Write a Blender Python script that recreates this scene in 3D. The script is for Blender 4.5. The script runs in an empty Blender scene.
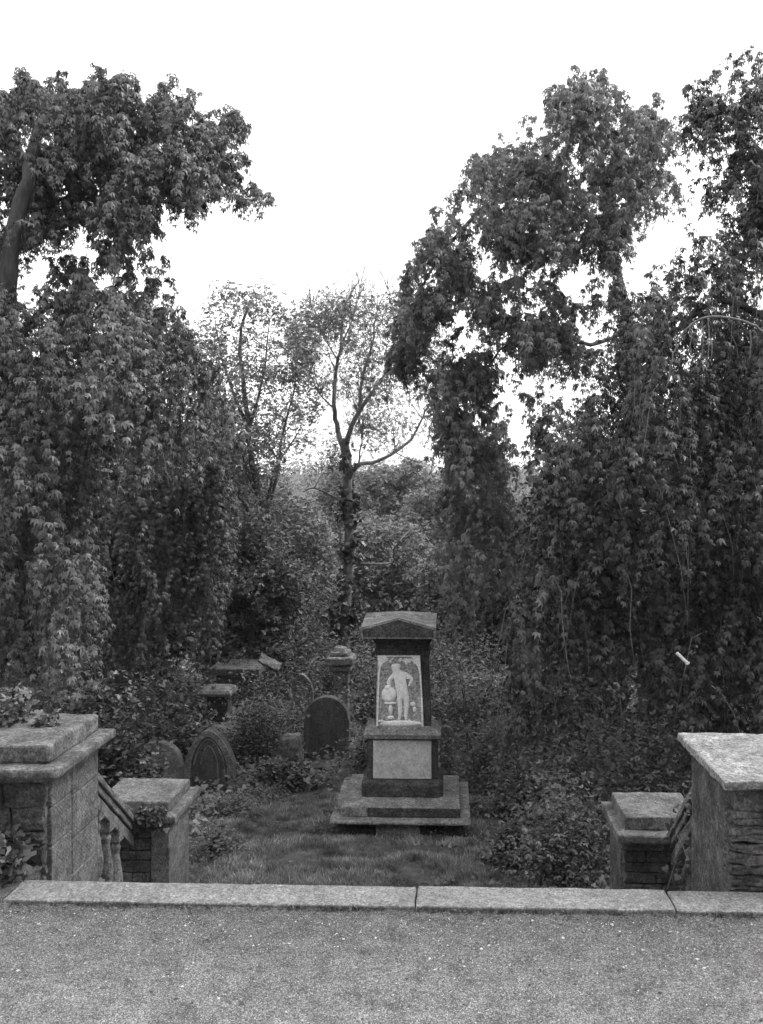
import bpy, bmesh, math, random
import numpy as np
from mathutils import Vector, noise as mnoise
R = math.radians
rng = np.random.default_rng(7)
random.seed(7)
sc = bpy.context.scene
COL = sc.collection

# ------------------------------------------------------------------ camera
F, CX, CY = 900.0, 414.0, 494.0
CAMZ = 1.6
TH = math.atan(33 / 900)
cam_d = bpy.data.cameras.new('camera'); cam = bpy.data.objects.new('camera', cam_d)
COL.objects.link(cam); sc.camera = cam
cam.location = (0, 0, CAMZ); cam.rotation_euler = (R(90), 0, TH)
cam_d.sensor_fit = 'VERTICAL'; cam_d.sensor_height = 36; cam_d.sensor_width = 36 * 763 / 1024
cam_d.lens = F / 1024 * 36
cam_d.shift_x = -(CX - 381.5) / 1024; cam_d.shift_y = -(512 - CY) / 1024
cam_d.clip_end = 5000; cam_d.clip_start = 0.05

def P(px, py, Y):
    """point of the place seen in direction px,py at distance Y in front of the path"""
    u = (px - CX) / F; v = (py - CY) / F
    s, c = math.sin(TH), math.cos(TH)
    d = (-s + u * c, c + u * s, -v); k = Y / d[1]
    return Vector((d[0] * k, Y, CAMZ + d[2] * k))

def PA(px, py, Y):
    u = (px - CX) / F; v = (py - CY) / F
    s, c = math.sin(TH), math.cos(TH)
    k = Y / (c + u * s)
    return np.stack([(-s + u * c) * k, Y + 0 * px, CAMZ - v * k], 1)

GY = [-60, 3.50, 3.62, 5.2, 6.3, 7.35, 10, 12, 17, 25, 45, 80, 150, 250, 400, 700, 1500]
GZ = [-.03, -.03, -.12, -1.08, -1.13, -1.24, -1.62, -1.87, -2.35, -3.6, -7, -11, -9, 0, 10, 16, 16]
def gz(x, y): return np.interp(y, GY, GZ)
def gnd(x, y): return float(gz(x, y))

# ------------------------------------------------------------------ tagging
def tag(o, label=None, cat=None, group=None, kind=None):
    if label: o['label'] = label
    if cat: o['category'] = cat
    if group: o['group'] = group
    if kind: o['kind'] = kind
    return o
def wloc(o):
    v = Vector((0, 0, 0))
    while o is not None:
        v += o.location; o = o.parent
    return v
def thing(name, loc, label, cat, group=None):
    o = bpy.data.objects.new(name, None); COL.objects.link(o); o.location = loc
    o.empty_display_size = .1
    return tag(o, label, cat, group)
def link_mesh(name, me, mat, parent=None, origin=None):
    o = bpy.data.objects.new(name, me); COL.objects.link(o)
    if mat: me.materials.append(mat)
    if parent is not None:
        org = wloc(parent); o.parent = parent
    else:
        org = Vector(origin) if origin is not None else Vector((0, 0, 0))
        o.location = org
    if org.length > 0:
        n = len(me.vertices); a = np.empty(n * 3, np.float32); me.vertices.foreach_get('co', a)
        a = a.reshape(-1, 3) - np.array(org, np.float32); me.vertices.foreach_set('co', a.ravel()); me.update()
    return o

# ------------------------------------------------------------------ materials
def newmat(name):
    m = bpy.data.materials.new(name); m.use_nodes = True
    nt = m.node_tree; b = nt.nodes['Principled BSDF']
    return m, nt, b
def nd(nt, t, **k):
    n = nt.nodes.new(t)
    for a, v in k.items():
        if a.startswith('i_'): n.inputs[a[2:].replace('_', ' ')].default_value = v
        else: setattr(n, a, v)
    return n
def ramp(nt, src, stops):
    r = nt.nodes.new('ShaderNodeValToRGB')
    while len(r.color_ramp.elements) < len(stops): r.color_ramp.elements.new(.5)
    for e, (p, v) in zip(r.color_ramp.elements, stops):
        e.position = p; e.color = (v, v, v, 1)
    nt.links.new(src, r.inputs[0]); return r.outputs[0]
def mix(nt, fac, a, b, mode='MIX'):
    m = nt.nodes.new('ShaderNodeMix'); m.data_type = 'RGBA'; m.blend_type = mode
    for si, v in ((0, fac), (6, a), (7, b)):
        sock = m.inputs[si]
        if isinstance(v, (int, float)):
            sock.default_value = v if si == 0 else (v, v, v, 1)
        else: nt.links.new(v, sock)
    return m.outputs[2]
def stone(name, base, dark=.45, lichen=.35, fine=90, streak=False, bump=.5, tool=False, gain=1.0, dmix=.55):
    """weathered stone: blotches, black crust, pale lichen, fine grain"""
    m, nt, b = newmat(name); L = nt.links
    tc = nd(nt, 'ShaderNodeTexCoord'); mp = nd(nt, 'ShaderNodeMapping')
    L.new(tc.outputs['Object'], mp.inputs[0])
    if streak: mp.inputs['Scale'].default_value = (1, 1, .22)
    n1 = nd(nt, 'ShaderNodeTexNoise', i_Scale=5.5, i_Detail=9, i_Roughness=.68); L.new(mp.outputs[0], n1.inputs['Vector'])
    n2 = nd(nt, 'ShaderNodeTexNoise', i_Scale=fine, i_Detail=4, i_Roughness=.7); L.new(tc.outputs['Object'], n2.inputs['Vector'])
    n3 = nd(nt, 'ShaderNodeTexNoise', i_Scale=13, i_Detail=10, i_Roughness=.82); L.new(tc.outputs['Object'], n3.inputs['Vector'])
    blot = ramp(nt, n1.outputs[0], [(.38, base * dark), (.56, base * .9), (.7, base * 1.15)])
    crust = ramp(nt, n3.outputs[0], [(.44, 1), (.52, 0)])
    c = mix(nt, nd_scale(nt, crust, dmix), blot, base * .25)
    lich = ramp(nt, n3.outputs[0], [(.60, 0), (.66, 1)])
    c = mix(nt, nd_scale(nt, lich, lichen), c, min(.75, base * 2.0))
    gr = ramp(nt, n2.outputs[0], [(.34, .42), (.5, .95), (.68, 1.6)])
    n4 = nd(nt, 'ShaderNodeTexNoise', i_Scale=38, i_Detail=6, i_Roughness=.8); L.new(tc.outputs['Object'], n4.inputs['Vector'])
    k4 = .35 if base > .5 else 1
    c = mix(nt, k4, c, ramp(nt, n4.outputs[0], [(.36, .6), (.64, 1.35)]), 'MULTIPLY')
    c = mix(nt, k4, c, gr, 'MULTIPLY')
    L.new(c, b.inputs['Base Color']); b.inputs['Roughness'].default_value = .92
    b.inputs['Specular IOR Level'].default_value = .25
    h = nd(nt, 'ShaderNodeMath', operation='MULTIPLY_ADD'); L.new(n3.outputs[0], h.inputs[0]); h.inputs[1].default_value = 2.0; L.new(n2.outputs[0], h.inputs[2])
    hs = h.outputs[0]
    if tool:
        w = nd(nt, 'ShaderNodeTexWave', i_Scale=60, i_Distortion=2.5, i_Detail=3); mp2 = nd(nt, 'ShaderNodeMapping')
        mp2.inputs['Rotation'].default_value = (R(40), R(20), 0); L.new(tc.outputs['Object'], mp2.inputs[0]); L.new(mp2.outputs[0], w.inputs['Vector'])
        h2 = nd(nt, 'ShaderNodeMath', operation='MULTIPLY_ADD'); L.new(w.outputs['Fac'], h2.inputs[0]); h2.inputs[1].default_value = .2; L.new(hs, h2.inputs[2]); hs = h2.outputs[0]
    bp = nd(nt, 'ShaderNodeBump', i_Strength=bump, i_Distance=.012); L.new(hs, bp.inputs['Height']); L.new(bp.outputs[0], b.inputs['Normal'])
    return m
def nd_scale(nt, s, k):
    n = nd(nt, 'ShaderNodeMath', operation='MULTIPLY'); nt.links.new(s, n.inputs[0]); n.inputs[1].default_value = k; return n.outputs[0]
def leafmat(name, lo, hi, trans=.14, rough=.45, spec=.4):
    m, nt, b = newmat(name); L = nt.links
    at = nd(nt, 'ShaderNodeAttribute', attribute_name='tone')
    c = ramp(nt, at.outputs['Fac'], [(0, lo), (.85, hi), (1, hi * 1.5)])
    L.new(c, b.inputs['Base Color']); b.inputs['Roughness'].default_value = rough
    b.inputs['Specular IOR Level'].default_value = spec
    trans *= .6; t = nd(nt, 'ShaderNodeBsdfTranslucent'); L.new(c, t.inputs[0])
    mx = nd(nt, 'ShaderNodeMixShader'); mx.inputs[0].default_value = trans
    L.new(b.outputs[0], mx.inputs[1]); L.new(t.outputs[0], mx.inputs[2])
    L.new(mx.outputs[0], nt.nodes['Material Output'].inputs[0])
    return m
def simple(name, lo, hi, scale=20, rough=.9, bump=.4, zs=1.0):
    m, nt, b = newmat(name); L = nt.links
    tc = nd(nt, 'ShaderNodeTexCoord'); mp = nd(nt, 'ShaderNodeMapping'); mp.inputs['Scale'].default_value = (1, 1, zs)
    L.new(tc.outputs['Object'], mp.inputs[0])
    n = nd(nt, 'ShaderNodeTexNoise', i_Scale=scale, i_Detail=8, i_Roughness=.7); L.new(mp.outputs[0], n.inputs['Vector'])
    L.new(ramp(nt, n.outputs[0], [(.35, lo), (.68, hi)]), b.inputs['Base Color'])
    b.inputs['Roughness'].default_value = rough; b.inputs['Specular IOR Level'].default_value = .2
    bp = nd(nt, 'ShaderNodeBump', i_Strength=bump, i_Distance=.02); L.new(n.outputs[0], bp.inputs['Height']); L.new(bp.outputs[0], b.inputs['Normal'])
    return m

M = {}
M['top'] = stone('pale weathered capstone', .185, .5, .45, 90)
M['topr'] = stone('pale lichened capstone', .33, .6, .5, 90)
M['ashlar'] = stone('tooled ashlar', .18, .55, .15, 130, tool=True)
M['rough'] = stone('soot dark rock faced stone', .13, .4, .1, 80, bump=.9)
M['roughr'] = stone('dark rock faced stone', .17, .4, .25, 80, bump=.9)
M['step'] = stone('monument base stone', .25, .5, .25, 60, dmix=.4)
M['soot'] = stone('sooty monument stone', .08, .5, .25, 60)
M['die'] = stone('pale die panel', .56, .7, .3, 60, dmix=.3)
M['relief'] = stone('relief ground', .40, .7, .5, 60, dmix=.3)
M['figure'] = stone('carved pale stone', .80, .92, .1, 90, bump=.2, dmix=.04)
M['head'] = stone('streaked headstone', .16, .45, .35, 120, streak=True)
M['head2'] = stone('grey headstone', .24, .5, .3, 120)
M['kerb'] = stone('kerb stone', .22, .75, .2, 120, dmix=.2, bump=.35)
M['bal'] = stone('baluster stone', .22, .5, .25, 110)
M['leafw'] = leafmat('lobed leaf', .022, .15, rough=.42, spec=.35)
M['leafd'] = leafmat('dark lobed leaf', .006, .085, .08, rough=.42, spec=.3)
M['leafl'] = leafmat('thin pale lobed leaf', .06, .19, .55, rough=.4, spec=.5)  # paler, more translucent version of the lobed leaf
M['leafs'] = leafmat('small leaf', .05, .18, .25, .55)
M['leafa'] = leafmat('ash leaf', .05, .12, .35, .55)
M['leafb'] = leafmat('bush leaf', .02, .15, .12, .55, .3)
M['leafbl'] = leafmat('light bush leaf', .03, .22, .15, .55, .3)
M['ivy'] = leafmat('ivy leaf', .012, .085, .08, .38, .4)
M['grass'] = leafmat('grass', .06, .27, .35, .6)
M['far'] = leafmat('far leaf', .08, .15, .3, .6)
M['bark'] = simple('bark', .035, .11, 14, zs=.25, bump=.8)
M['barkm'] = simple('grey bark', .10, .26, 14, zs=.25, bump=.8)
M['barkl'] = simple('pale twig bark', .10, .26, 30, bump=.3)
M['soil'] = simple('soil', .04, .11, 6)
M['white'] = simple('white painted wood', .55, .8, 30, bump=.1)
M['roof'] = simple('slate roof', .25, .4, 3, bump=.1)

def gravel_mat():
    m, nt, b = newmat('gravel'); L = nt.links
    tc = nd(nt, 'ShaderNodeTexCoord')
    v = nd(nt, 'ShaderNodeTexVoronoi', i_Scale=210); L.new(tc.outputs['Object'], v.inputs['Vector'])
    v2 = nd(nt, 'ShaderNodeTexVoronoi', i_Scale=330); L.new(tc.outputs['Object'], v2.inputs['Vector'])
    n = nd(nt, 'ShaderNodeTexNoise', i_Scale=2.2, i_Detail=10, i_Roughness=.7); L.new(tc.outputs['Object'], n.inputs['Vector'])
    n2 = nd(nt, 'ShaderNodeTexNoise', i_Scale=70, i_Detail=6, i_Roughness=.75); L.new(tc.outputs['Object'], n2.inputs['Vector'])
    bw = nd(nt, 'ShaderNodeRGBToBW'); L.new(v.outputs['Color'], bw.inputs[0])
    st = ramp(nt, bw.outputs[0], [(.15, .17), (.5, .25), (.85, .38)])
    bw2 = nd(nt, 'ShaderNodeRGBToBW'); L.new(v2.outputs['Color'], bw2.inputs[0])
    fi = ramp(nt, bw2.outputs[0], [(.2, .7), (.8, 1.3)])
    c = mix(nt, 1, st, fi, 'MULTIPLY')
    gap = ramp(nt, v.outputs['Distance'], [(.45, 1), (.75, .45)])
    c = mix(nt, 1, c, gap, 'MULTIPLY')
    moss = ramp(nt, n.outputs[0], [(.36, .72), (.50, .92), (.62, 1.12)])
    c = mix(nt, 1, c, moss, 'MULTIPLY')
    c = mix(nt, 1, c, ramp(nt, n2.outputs[0], [(.3, .65), (.7, 1.3)]), 'MULTIPLY')
    n5 = nd(nt, 'ShaderNodeTexNoise', i_Scale=9, i_Detail=8, i_Roughness=.75); L.new(tc.outputs['Object'], n5.inputs['Vector'])
    c = mix(nt, 1, c, ramp(nt, n5.outputs[0], [(.36, .6), (.5, .95), (.66, 1.22)]), 'MULTIPLY')
    # broad tone change: paler on the near path, darker towards the kerb
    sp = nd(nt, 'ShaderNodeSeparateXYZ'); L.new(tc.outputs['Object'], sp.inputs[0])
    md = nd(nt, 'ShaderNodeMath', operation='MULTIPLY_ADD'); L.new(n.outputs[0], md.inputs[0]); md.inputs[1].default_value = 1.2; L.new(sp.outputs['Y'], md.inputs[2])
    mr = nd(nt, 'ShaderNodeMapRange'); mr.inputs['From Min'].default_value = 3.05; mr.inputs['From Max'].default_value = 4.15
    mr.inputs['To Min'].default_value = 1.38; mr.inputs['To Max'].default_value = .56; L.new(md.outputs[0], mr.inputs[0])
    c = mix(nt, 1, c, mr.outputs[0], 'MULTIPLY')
    L.new(c, b.inputs['Base Color']); b.inputs['Roughness'].default_value = .95; b.inputs['Specular IOR Level'].default_value = .15
    h = nd(nt, 'ShaderNodeMath', operation='SUBTRACT'); L.new(n2.outputs[0], h.inputs[0]); L.new(v.outputs['Distance'], h.inputs[1])
    bp = nd(nt, 'ShaderNodeBump', i_Strength=.9, i_Distance=.008); L.new(h.outputs[0], bp.inputs['Height']); L.new(bp.outputs[0], b.inputs['Normal'])
    return m
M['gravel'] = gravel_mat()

# ------------------------------------------------------------------ mesh helpers
class MB:
    def __init__(s): s.v = []; s.f = []; s.smooth = False
    def add(s, vs, fs):
        n = len(s.v); s.v += [tuple(v) for v in vs]; s.f += [tuple(i + n for i in f) for f in fs]; return s
    def block(s, x0, x1, y0, y1, z0, z1, bev=.008, amp=.003, cell=.05, freq=14, zf=1.0, taper=0, seed=0):
        """a worn stone block: subdivided, bevelled box whose faces are knocked about"""
        bm = bmesh.new()
        def axis(a, b):
            n = max(1, min(26, int(round((b - a) / cell))))
            inner = [a + bev + (b - a - 2 * bev) * i / n for i in range(n + 1)]
            return [a] + inner + [b]
        ax = [axis(x0, x1), axis(y0, y1), axis(z0, z1)]
        idx = {}
        def vert(i, j, k):
            key = (i, j, k)
            if key in idx: return idx[key]
            p = [ax[0][i], ax[1][j], ax[2][k]]; e = [i in (0, len(ax[0]) - 1), j in (0, len(ax[1]) - 1), k in (0, len(ax[2]) - 1)]
            c = sum(e)
            if c >= 2:
                q = (1 - 1 / math.sqrt(c)) * bev * 1.0
                ctr = [(x0 + x1) / 2, (y0 + y1) / 2, (z0 + z1) / 2]
                for t in range(3):
                    if e[t]: p[t] += math.copysign(q, ctr[t] - p[t])
            if taper:
                f = taper * (p[2] - z0) / (z1 - z0)
                p[0] += (((x0 + x1) / 2) - p[0]) * f; p[1] += (((y0 + y1) / 2) - p[1]) * f
            if amp:
                q = Vector((p[0] * freq + seed * 7.1, p[1] * freq, p[2] * freq * zf))
                d = mnoise.noise_vector(q) * amp + mnoise.noise_vector(q * 3.1) * amp * .4
                if c >= 2: d *= 1.3
                p = [p[t] + d[t] for t in range(3)]
            idx[key] = bm.verts.new(p); return idx[key]
        nx, ny, nz = len(ax[0]) - 1, len(ax[1]) - 1, len(ax[2]) - 1
        for i in range(nx):
            for j in range(ny):
                bm.faces.new([vert(i, j, 0), vert(i, j + 1, 0), vert(i + 1, j + 1, 0), vert(i + 1, j, 0)])
                bm.faces.new([vert(i, j, nz), vert(i + 1, j, nz), vert(i + 1, j + 1, nz), vert(i, j + 1, nz)])
        for i in range(nx):
            for k in range(nz):
                bm.faces.new([vert(i, 0, k), vert(i + 1, 0, k), vert(i + 1, 0, k + 1), vert(i, 0, k + 1)])
                bm.faces.new([vert(i, ny, k), vert(i, ny, k + 1), vert(i + 1, ny, k + 1), vert(i + 1, ny, k)])
        for j in range(ny):
            for k in range(nz):
                bm.faces.new([vert(0, j, k), vert(0, j, k + 1), vert(0, j + 1, k + 1), vert(0, j + 1, k)])
                bm.faces.new([vert(nx, j, k), vert(nx, j + 1, k), vert(nx, j + 1, k + 1), vert(nx, j, k + 1)])
        bm.verts.index_update()
        s.add([v.co for v in bm.verts], [[v.index for v in f.verts] for f in bm.faces]); bm.free(); return s
    def tube(s, pts, rad, n=8, amp=0):
        pts = [Vector(p) for p in pts]; base = len(s.v)
        up = Vector((.3, .9, .2)).normalized()
        for i, p in enumerate(pts):
            t = (pts[min(i + 1, len(pts) - 1)] - pts[max(i - 1, 0)]).normalized()
            a = t.cross(up)
            if a.length < 1e-3: a = t.cross(Vector((1, 0, 0)))
            a.normalize(); b = t.cross(a)
            for k in range(n):
                w = 2 * math.pi * k / n; r = rad[i] * (1 + (random.uniform(-amp, amp) if amp else 0))
                s.v.append(tuple(p + a * math.cos(w) * r + b * math.sin(w) * r))
        for i in range(len(pts) - 1):
            for k in range(n):
                s.f.append((base + i * n + k, base + i * n + (k + 1) % n, base + (i + 1) * n + (k + 1) % n, base + (i + 1) * n + k))
        s.f.append(tuple(base + k for k in range(n))[::-1]); s.f.append(tuple(base + (len(pts) - 1) * n + k for k in range(n)))
        return s
    def extrude_xz(s, poly, y0, y1, bev=.006):
        """outline in x,z made into a slab from y0 (front) to y1, with a small front arris"""
        n = len(poly); c = Vector((sum(p[0] for p in poly) / n, sum(p[1] for p in poly) / n))
        def ins(d):
            out = []
            for p in poly:
                q = Vector(p) - c; out.append(c + q * (1 - d / max(q.length, 1e-6)))
            return out
        rings = [(ins(bev), y0), (ins(0), y0 + bev), (ins(0), y1 - bev), (ins(bev), y1)]
        b = len(s.v)
        for r, y in rings:
            for p in r: s.v.append((p[0], y, p[1]))
        for k in range(3):
            for i in range(n):
                s.f.append((b + k * n + i, b + k * n + (i + 1) % n, b + (k + 1) * n + (i + 1) % n, b + (k + 1) * n + i))
        s.f.append(tuple(b + i for i in range(n))[::-1]); s.f.append(tuple(b + 3 * n + i for i in range(n)))
        return s
    def build(s, name, mat, parent=None, origin=None, smooth=False):
        me = bpy.data.meshes.new(name); me.from_pydata(s.v, [], s.f)
        bm = bmesh.new(); bm.from_mesh(me); bmesh.ops.recalc_face_normals(bm, faces=bm.faces); bm.to_mesh(me); bm.free()
        if smooth:
            me.polygons.foreach_set('use_smooth', [True] * len(me.polygons))
        me.update()
        return link_mesh(name, me, mat, parent, origin)

# ---------------------------------------------- leaves (numpy, any number into one mesh)
def lobes(angs, lens, wid, drop=.12):
    """leaf of pointed lobes fanned round the stalk end; x side, y along, z normal"""
    V = []; Fq = []
    for a, l in zip(angs, lens):
        a = R(a); d = np.array([math.sin(a), math.cos(a)]); p = np.array([d[1], -d[0]])
        b = len(V)
        V += [(0, 0, 0)]
        m = d * l * .55
        V += [(*(m + p * wid * l), -.02), (*(d * l), -drop * l), (*(m - p * wid * l), -.02)]
        Fq.append((b, b + 1, b + 2, b + 3))
    return np.array(V, np.float32), np.array(Fq, np.int32)
LEAF = {
    'palm': lobes([-88, -42, 0, 42, 88], [.5, .82, 1.0, .8, .55], .19, .5),
    'ivy': lobes([-70, 0, 70], [.7, 1.0, .7], .36),
    'oval': lobes([0], [1.0], .27),
    'ash': lobes([-62, 62, -50, 50, 0], [.55, .55, .62, .62, 1.0], .14),
    'blade': lobes([0], [1.0], .035, .25),
    'pair': lobes([-35, 35], [1.0, 1.0], .26),
}
def unit(a): return a / np.maximum(np.linalg.norm(a, axis=1, keepdims=True), 1e-6)
def leaves_mesh(name, kind, pos, tip, nor, size, tone=None, extra=None):
    V, Q = LEAF[kind]; n = len(pos)
    t = unit(tip); nn = unit(nor - (nor * t).sum(1, keepdims=True) * t); sd = np.cross(t, nn)
    W = (pos[:, None, :] + size[:, None, None] * (V[None, :, 0:1] * sd[:, None, :] + V[None, :, 1:2] * t[:, None, :] + V[None, :, 2:3] * nn[:, None, :]))
    k = len(V); W = W.reshape(-1, 3).astype(np.float32)
    idx = (Q[None] + (np.arange(n) * k)[:, None, None]).reshape(-1).astype(np.int32)
    if tone is None: tone = rng.random(n)
    tv = np.repeat(tone, k).astype(np.float32); nleaf = n * len(Q)
    if extra is not None and len(extra.v):
        ef = np.array([f for f in extra.f if len(f) == 4], np.int32).reshape(-1) + len(W)
        W = np.concatenate([W, np.array(extra.v, np.float32)]); idx = np.concatenate([idx, ef]); tv = np.concatenate([tv, np.full(len(extra.v), .5, np.float32)])
    me = bpy.data.meshes.new(name); me.vertices.add(len(W)); me.vertices.foreach_set('co', W.ravel())
    nf = len(idx) // 4; me.loops.add(nf * 4); me.loops.foreach_set('vertex_index', idx)
    me.polygons.add(nf); me.polygons.foreach_set('loop_start', np.arange(nf, dtype=np.int32) * 4); me.polygons.foreach_set('loop_total', np.full(nf, 4, np.int32))
    if nf > nleaf: mi = np.zeros(nf, np.int32); mi[nleaf:] = 1; me.polygons.foreach_set('material_index', mi)
    at = me.attributes.new('tone', 'FLOAT', 'POINT'); at.data.foreach_set('value', tv)
    me.update(calc_edges=True)
    return me
def inpoly(x, y, poly):
    ins = np.zeros(len(x), bool); n = len(poly); j = n - 1
    for i in range(n):
        xi, yi = poly[i]; xj, yj = poly[j]
        c = ((yi > y) != (yj > y)) & (x < (xj - xi) * (y - yi) / (yj - yi + 1e-9) + xi)
        ins ^= c; j = i
    return ins
def sample_poly(poly, n):
    a = np.array(poly); lo = a.min(0); hi = a.max(0); out = np.zeros((0, 2))
    while len(out) < n:
        q = lo + rng.random((n * 2, 2)) * (hi - lo); q = q[inpoly(q[:, 0], q[:, 1], poly)]; out = np.vstack([out, q])
    return out[:n]

def weeping(regions, holes, leaf=.10, strand=.5, nper=9, kind='palm'):
    """sprays of drooping leaves. regions: (outline, Y, half depth, sprays, strand length)"""
    POS = []; TIP = []; NOR = []; SZ = []; TW = []; TN = []
    for poly, Y0, dY, n, sl in regions:
        # clump centres first, then sprays round them: lumps with hollows between
        nc = max(8, n // 20)
        c = sample_poly(poly, nc); cY = Y0 + rng.uniform(-dY, dY, nc)
        k = rng.integers(0, nc, n)
        sg = 14 * 9 / Y0; el = 1.9 if sl > .45 else 1.0; cs = rng.uniform(.6, 1.5, nc)[k]
        q = c[k] + rng.normal(0, 1, (n, 2)) * [sg, sg * el] * cs[:, None]; qY = cY[k] + rng.normal(0, .25, n)
        jit = rng.normal(0, 7, (nc, 2))[k] + rng.normal(0, 5, (n, 2))
        ok = inpoly(q[:, 0] + jit[:, 0], q[:, 1] + jit[:, 1], poly)
        for hx, hy, ra, rb, pr in holes:
            ok &= ~((((q[:, 0] - hx) / ra) ** 2 + ((q[:, 1] - hy) / rb) ** 2 < 1) & (rng.random(n) < pr))
        q = q[ok]; qY = qY[ok]; n = len(q)
        p0 = PA(q[:, 0], q[:, 1], qY); ctone = rng.random(nc)[k][ok]
        out = np.stack([rng.normal(0, 1, n), rng.normal(-.35, 1, n), rng.normal(0, .3, n)], 1); out = unit(out)
        L = sl * rng.uniform(.3, 1.5, n)
        for j in range(nper):
            t = (j + rng.random(n)) / nper
            side = unit(rng.normal(0, 1, (n, 3)))
            stem = p0 + out * (t * .5 * np.minimum(L, .5))[:, None] + np.stack([0 * t, 0 * t, -L * t * t], 1)
            side[:, 2] *= .35; side = unit(side); POS.append(stem * .8 + p0 * .2 + side * .028)
            tp = side * .8 + out * .2 + np.array([0, 0, -.8]) + rng.normal(0, .2, (n, 3)); TIP.append(tp)
            NOR.append(out * .3 + side * .45 + np.array([0, -.1, .9]) + rng.normal(0, .35, (n, 3)))
            SZ.append(leaf * rng.uniform(.5, 1.35, n)); TN.append(np.clip(ctone * .45 + rng.random(n) * .55, 0, 1))
        pick = rng.random(n) < .16
        for a, o, l in zip(p0[pick], out[pick], L[pick]):
            TW.append((a, o, l))
    return [np.concatenate(a) for a in (POS, TIP, NOR, SZ, TN)], TW
def twigs_mb(TW, r=.004, ext=1.2):
    mb = MB()
    for a, o, l in TW:
        pts = [a + o * (t * .5 * min(l, .5)) + np.array([random.uniform(-.02, .02), random.uniform(-.02, .02), .12 * (1 - t) * 0 - l * ext * t * t]) for t in (0, .3, .55, .8, 1)]
        rr = r * random.uniform(.4, 1); mb.tube(pts, [rr, rr * .9, rr * .8, rr * .6, rr * .4], 4)
    return mb
def limb(mb, pts, r0, r1, n=9, jit=.02):
    """smooth tapered limb through points"""
    P_ = [Vector(p) for p in pts]; out = []
    for i in range(len(P_) - 1):
        a, b = P_[i], P_[i + 1]; a0 = P_[i - 1] if i else a; b1 = P_[i + 2] if i + 2 < len(P_) else b
        for k in range(4):
            t = k / 4
            out.append(.5 * ((2 * a) + (b - a0) * t + (2 * a0 - 5 * a + 4 * b - b1) * t * t + (3 * a - a0 - 3 * b + b1) * t ** 3))
    out.append(P_[-1]); m = len(out)
    out = [p + Vector((random.uniform(-jit, jit), random.uniform(-jit, jit), 0)) * (1 if 0 < i < m - 1 else 0) for i, p in enumerate(out)]
    mb.tube(out, [r0 + (r1 - r0) * (i / (m - 1)) for i in range(m)], n, .06)

# ------------------------------------------------------------------ world and light
w = bpy.data.worlds.new('World'); sc.world = w; w.use_nodes = True; nt = w.node_tree
bg = nt.nodes['Background']
sky = nd(nt, 'ShaderNodeTexSky', sky_type='NISHITA'); sky.sun_disc = False
SUN_EL, SUN_AZ = 54, 76      # from the right, over the valley
sky.sun_elevation = R(SUN_EL); sky.sun_rotation = R(SUN_AZ); sky.air_density = 1.5; sky.dust_density = 4
bw = nd(nt, 'ShaderNodeRGBToBW'); nt.links.new(sky.outputs[0], bw.inputs[0])
tc = nd(nt, 'ShaderNodeTexCoord'); cn = nd(nt, 'ShaderNodeTexNoise', i_Scale=1.6, i_Detail=6, i_Roughness=.55); nt.links.new(tc.outputs['Generated'], cn.inputs['Vector'])
cloud = ramp(nt, cn.outputs[0], [(.3, .86), (.7, 1.0)])
cl = mix(nt, 1, cloud, 13.0, 'MULTIPLY')
nt.links.new(mix(nt, .82, bw.outputs[0], cl), bg.inputs[0]); bg.inputs[1].default_value = .10
sd = bpy.data.lights.new('sun', 'SUN'); sd.energy = 1.5; sd.angle = R(14); sd.color = (1, 1, 1)
so = bpy.data.objects.new('sun', sd); COL.objects.link(so)
e, a = R(SUN_EL), R(SUN_AZ); dv = Vector((math.sin(a) * math.cos(e), math.cos(a) * math.cos(e), math.sin(e)))
so.rotation_euler = dv.to_track_quat('Z', 'Y').to_euler(); so.location = dv * 50
sc.view_settings.view_transform = 'Standard'; sc.view_settings.look = 'None'
sc.view_settings.exposure = 0.95; sc.view_settings.gamma = 1; sc.view_settings.use_curve_mapping = False
sc.cycles.max_bounces = 6; sc.cycles.diffuse_bounces = 2; sc.cycles.transparent_max_bounces = 4; sc.cycles.transmission_bounces = 3

# ------------------------------------------------------------------ ground
ys = np.unique(np.concatenate([np.linspace(-40, 3.4, 12), np.linspace(3.5, 14, 80), np.geomspace(14, 1500, 60)]))
xs = np.unique(np.concatenate([np.linspace(-10, 10, 90), np.geomspace(10, 1200, 30), -np.geomspace(10, 1200, 30)]))
vs = []
for y in ys:
    for x in xs:
        z = gnd(x, y)
        if y > 5.4:
            amp = .03 + .0 * y if y < 40 else min(4, y * .012)
            fr = 1.3 if y < 40 else .02
            z += amp * mnoise.noise(Vector((x * fr, y * fr, 3.3))) * min(1, (y - 5.4))
        vs.append((x, y, z))
nx = len(xs); fs = [(j * nx + i, j * nx + i + 1, (j + 1) * nx + i + 1, (j + 1) * nx + i) for j in range(len(ys) - 1) for i in range(nx - 1)]
g = MB(); g.add(vs, fs); tag(g.build('ground', M['soil'], smooth=True), kind='structure')
g = MB(); n = 40
vs = [(-30 + 60 * i / n, -20 + (3.47 + 20) * j / 30, 0) for j in range(31) for i in range(n + 1)]
fs = [(j * (n + 1) + i, j * (n + 1) + i + 1, (j + 1) * (n + 1) + i + 1, (j + 1) * (n + 1) + i) for j in range(30) for i in range(n)]
g.add(vs, fs); tag(g.build('gravel_path', M['gravel']), kind='structure')
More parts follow.
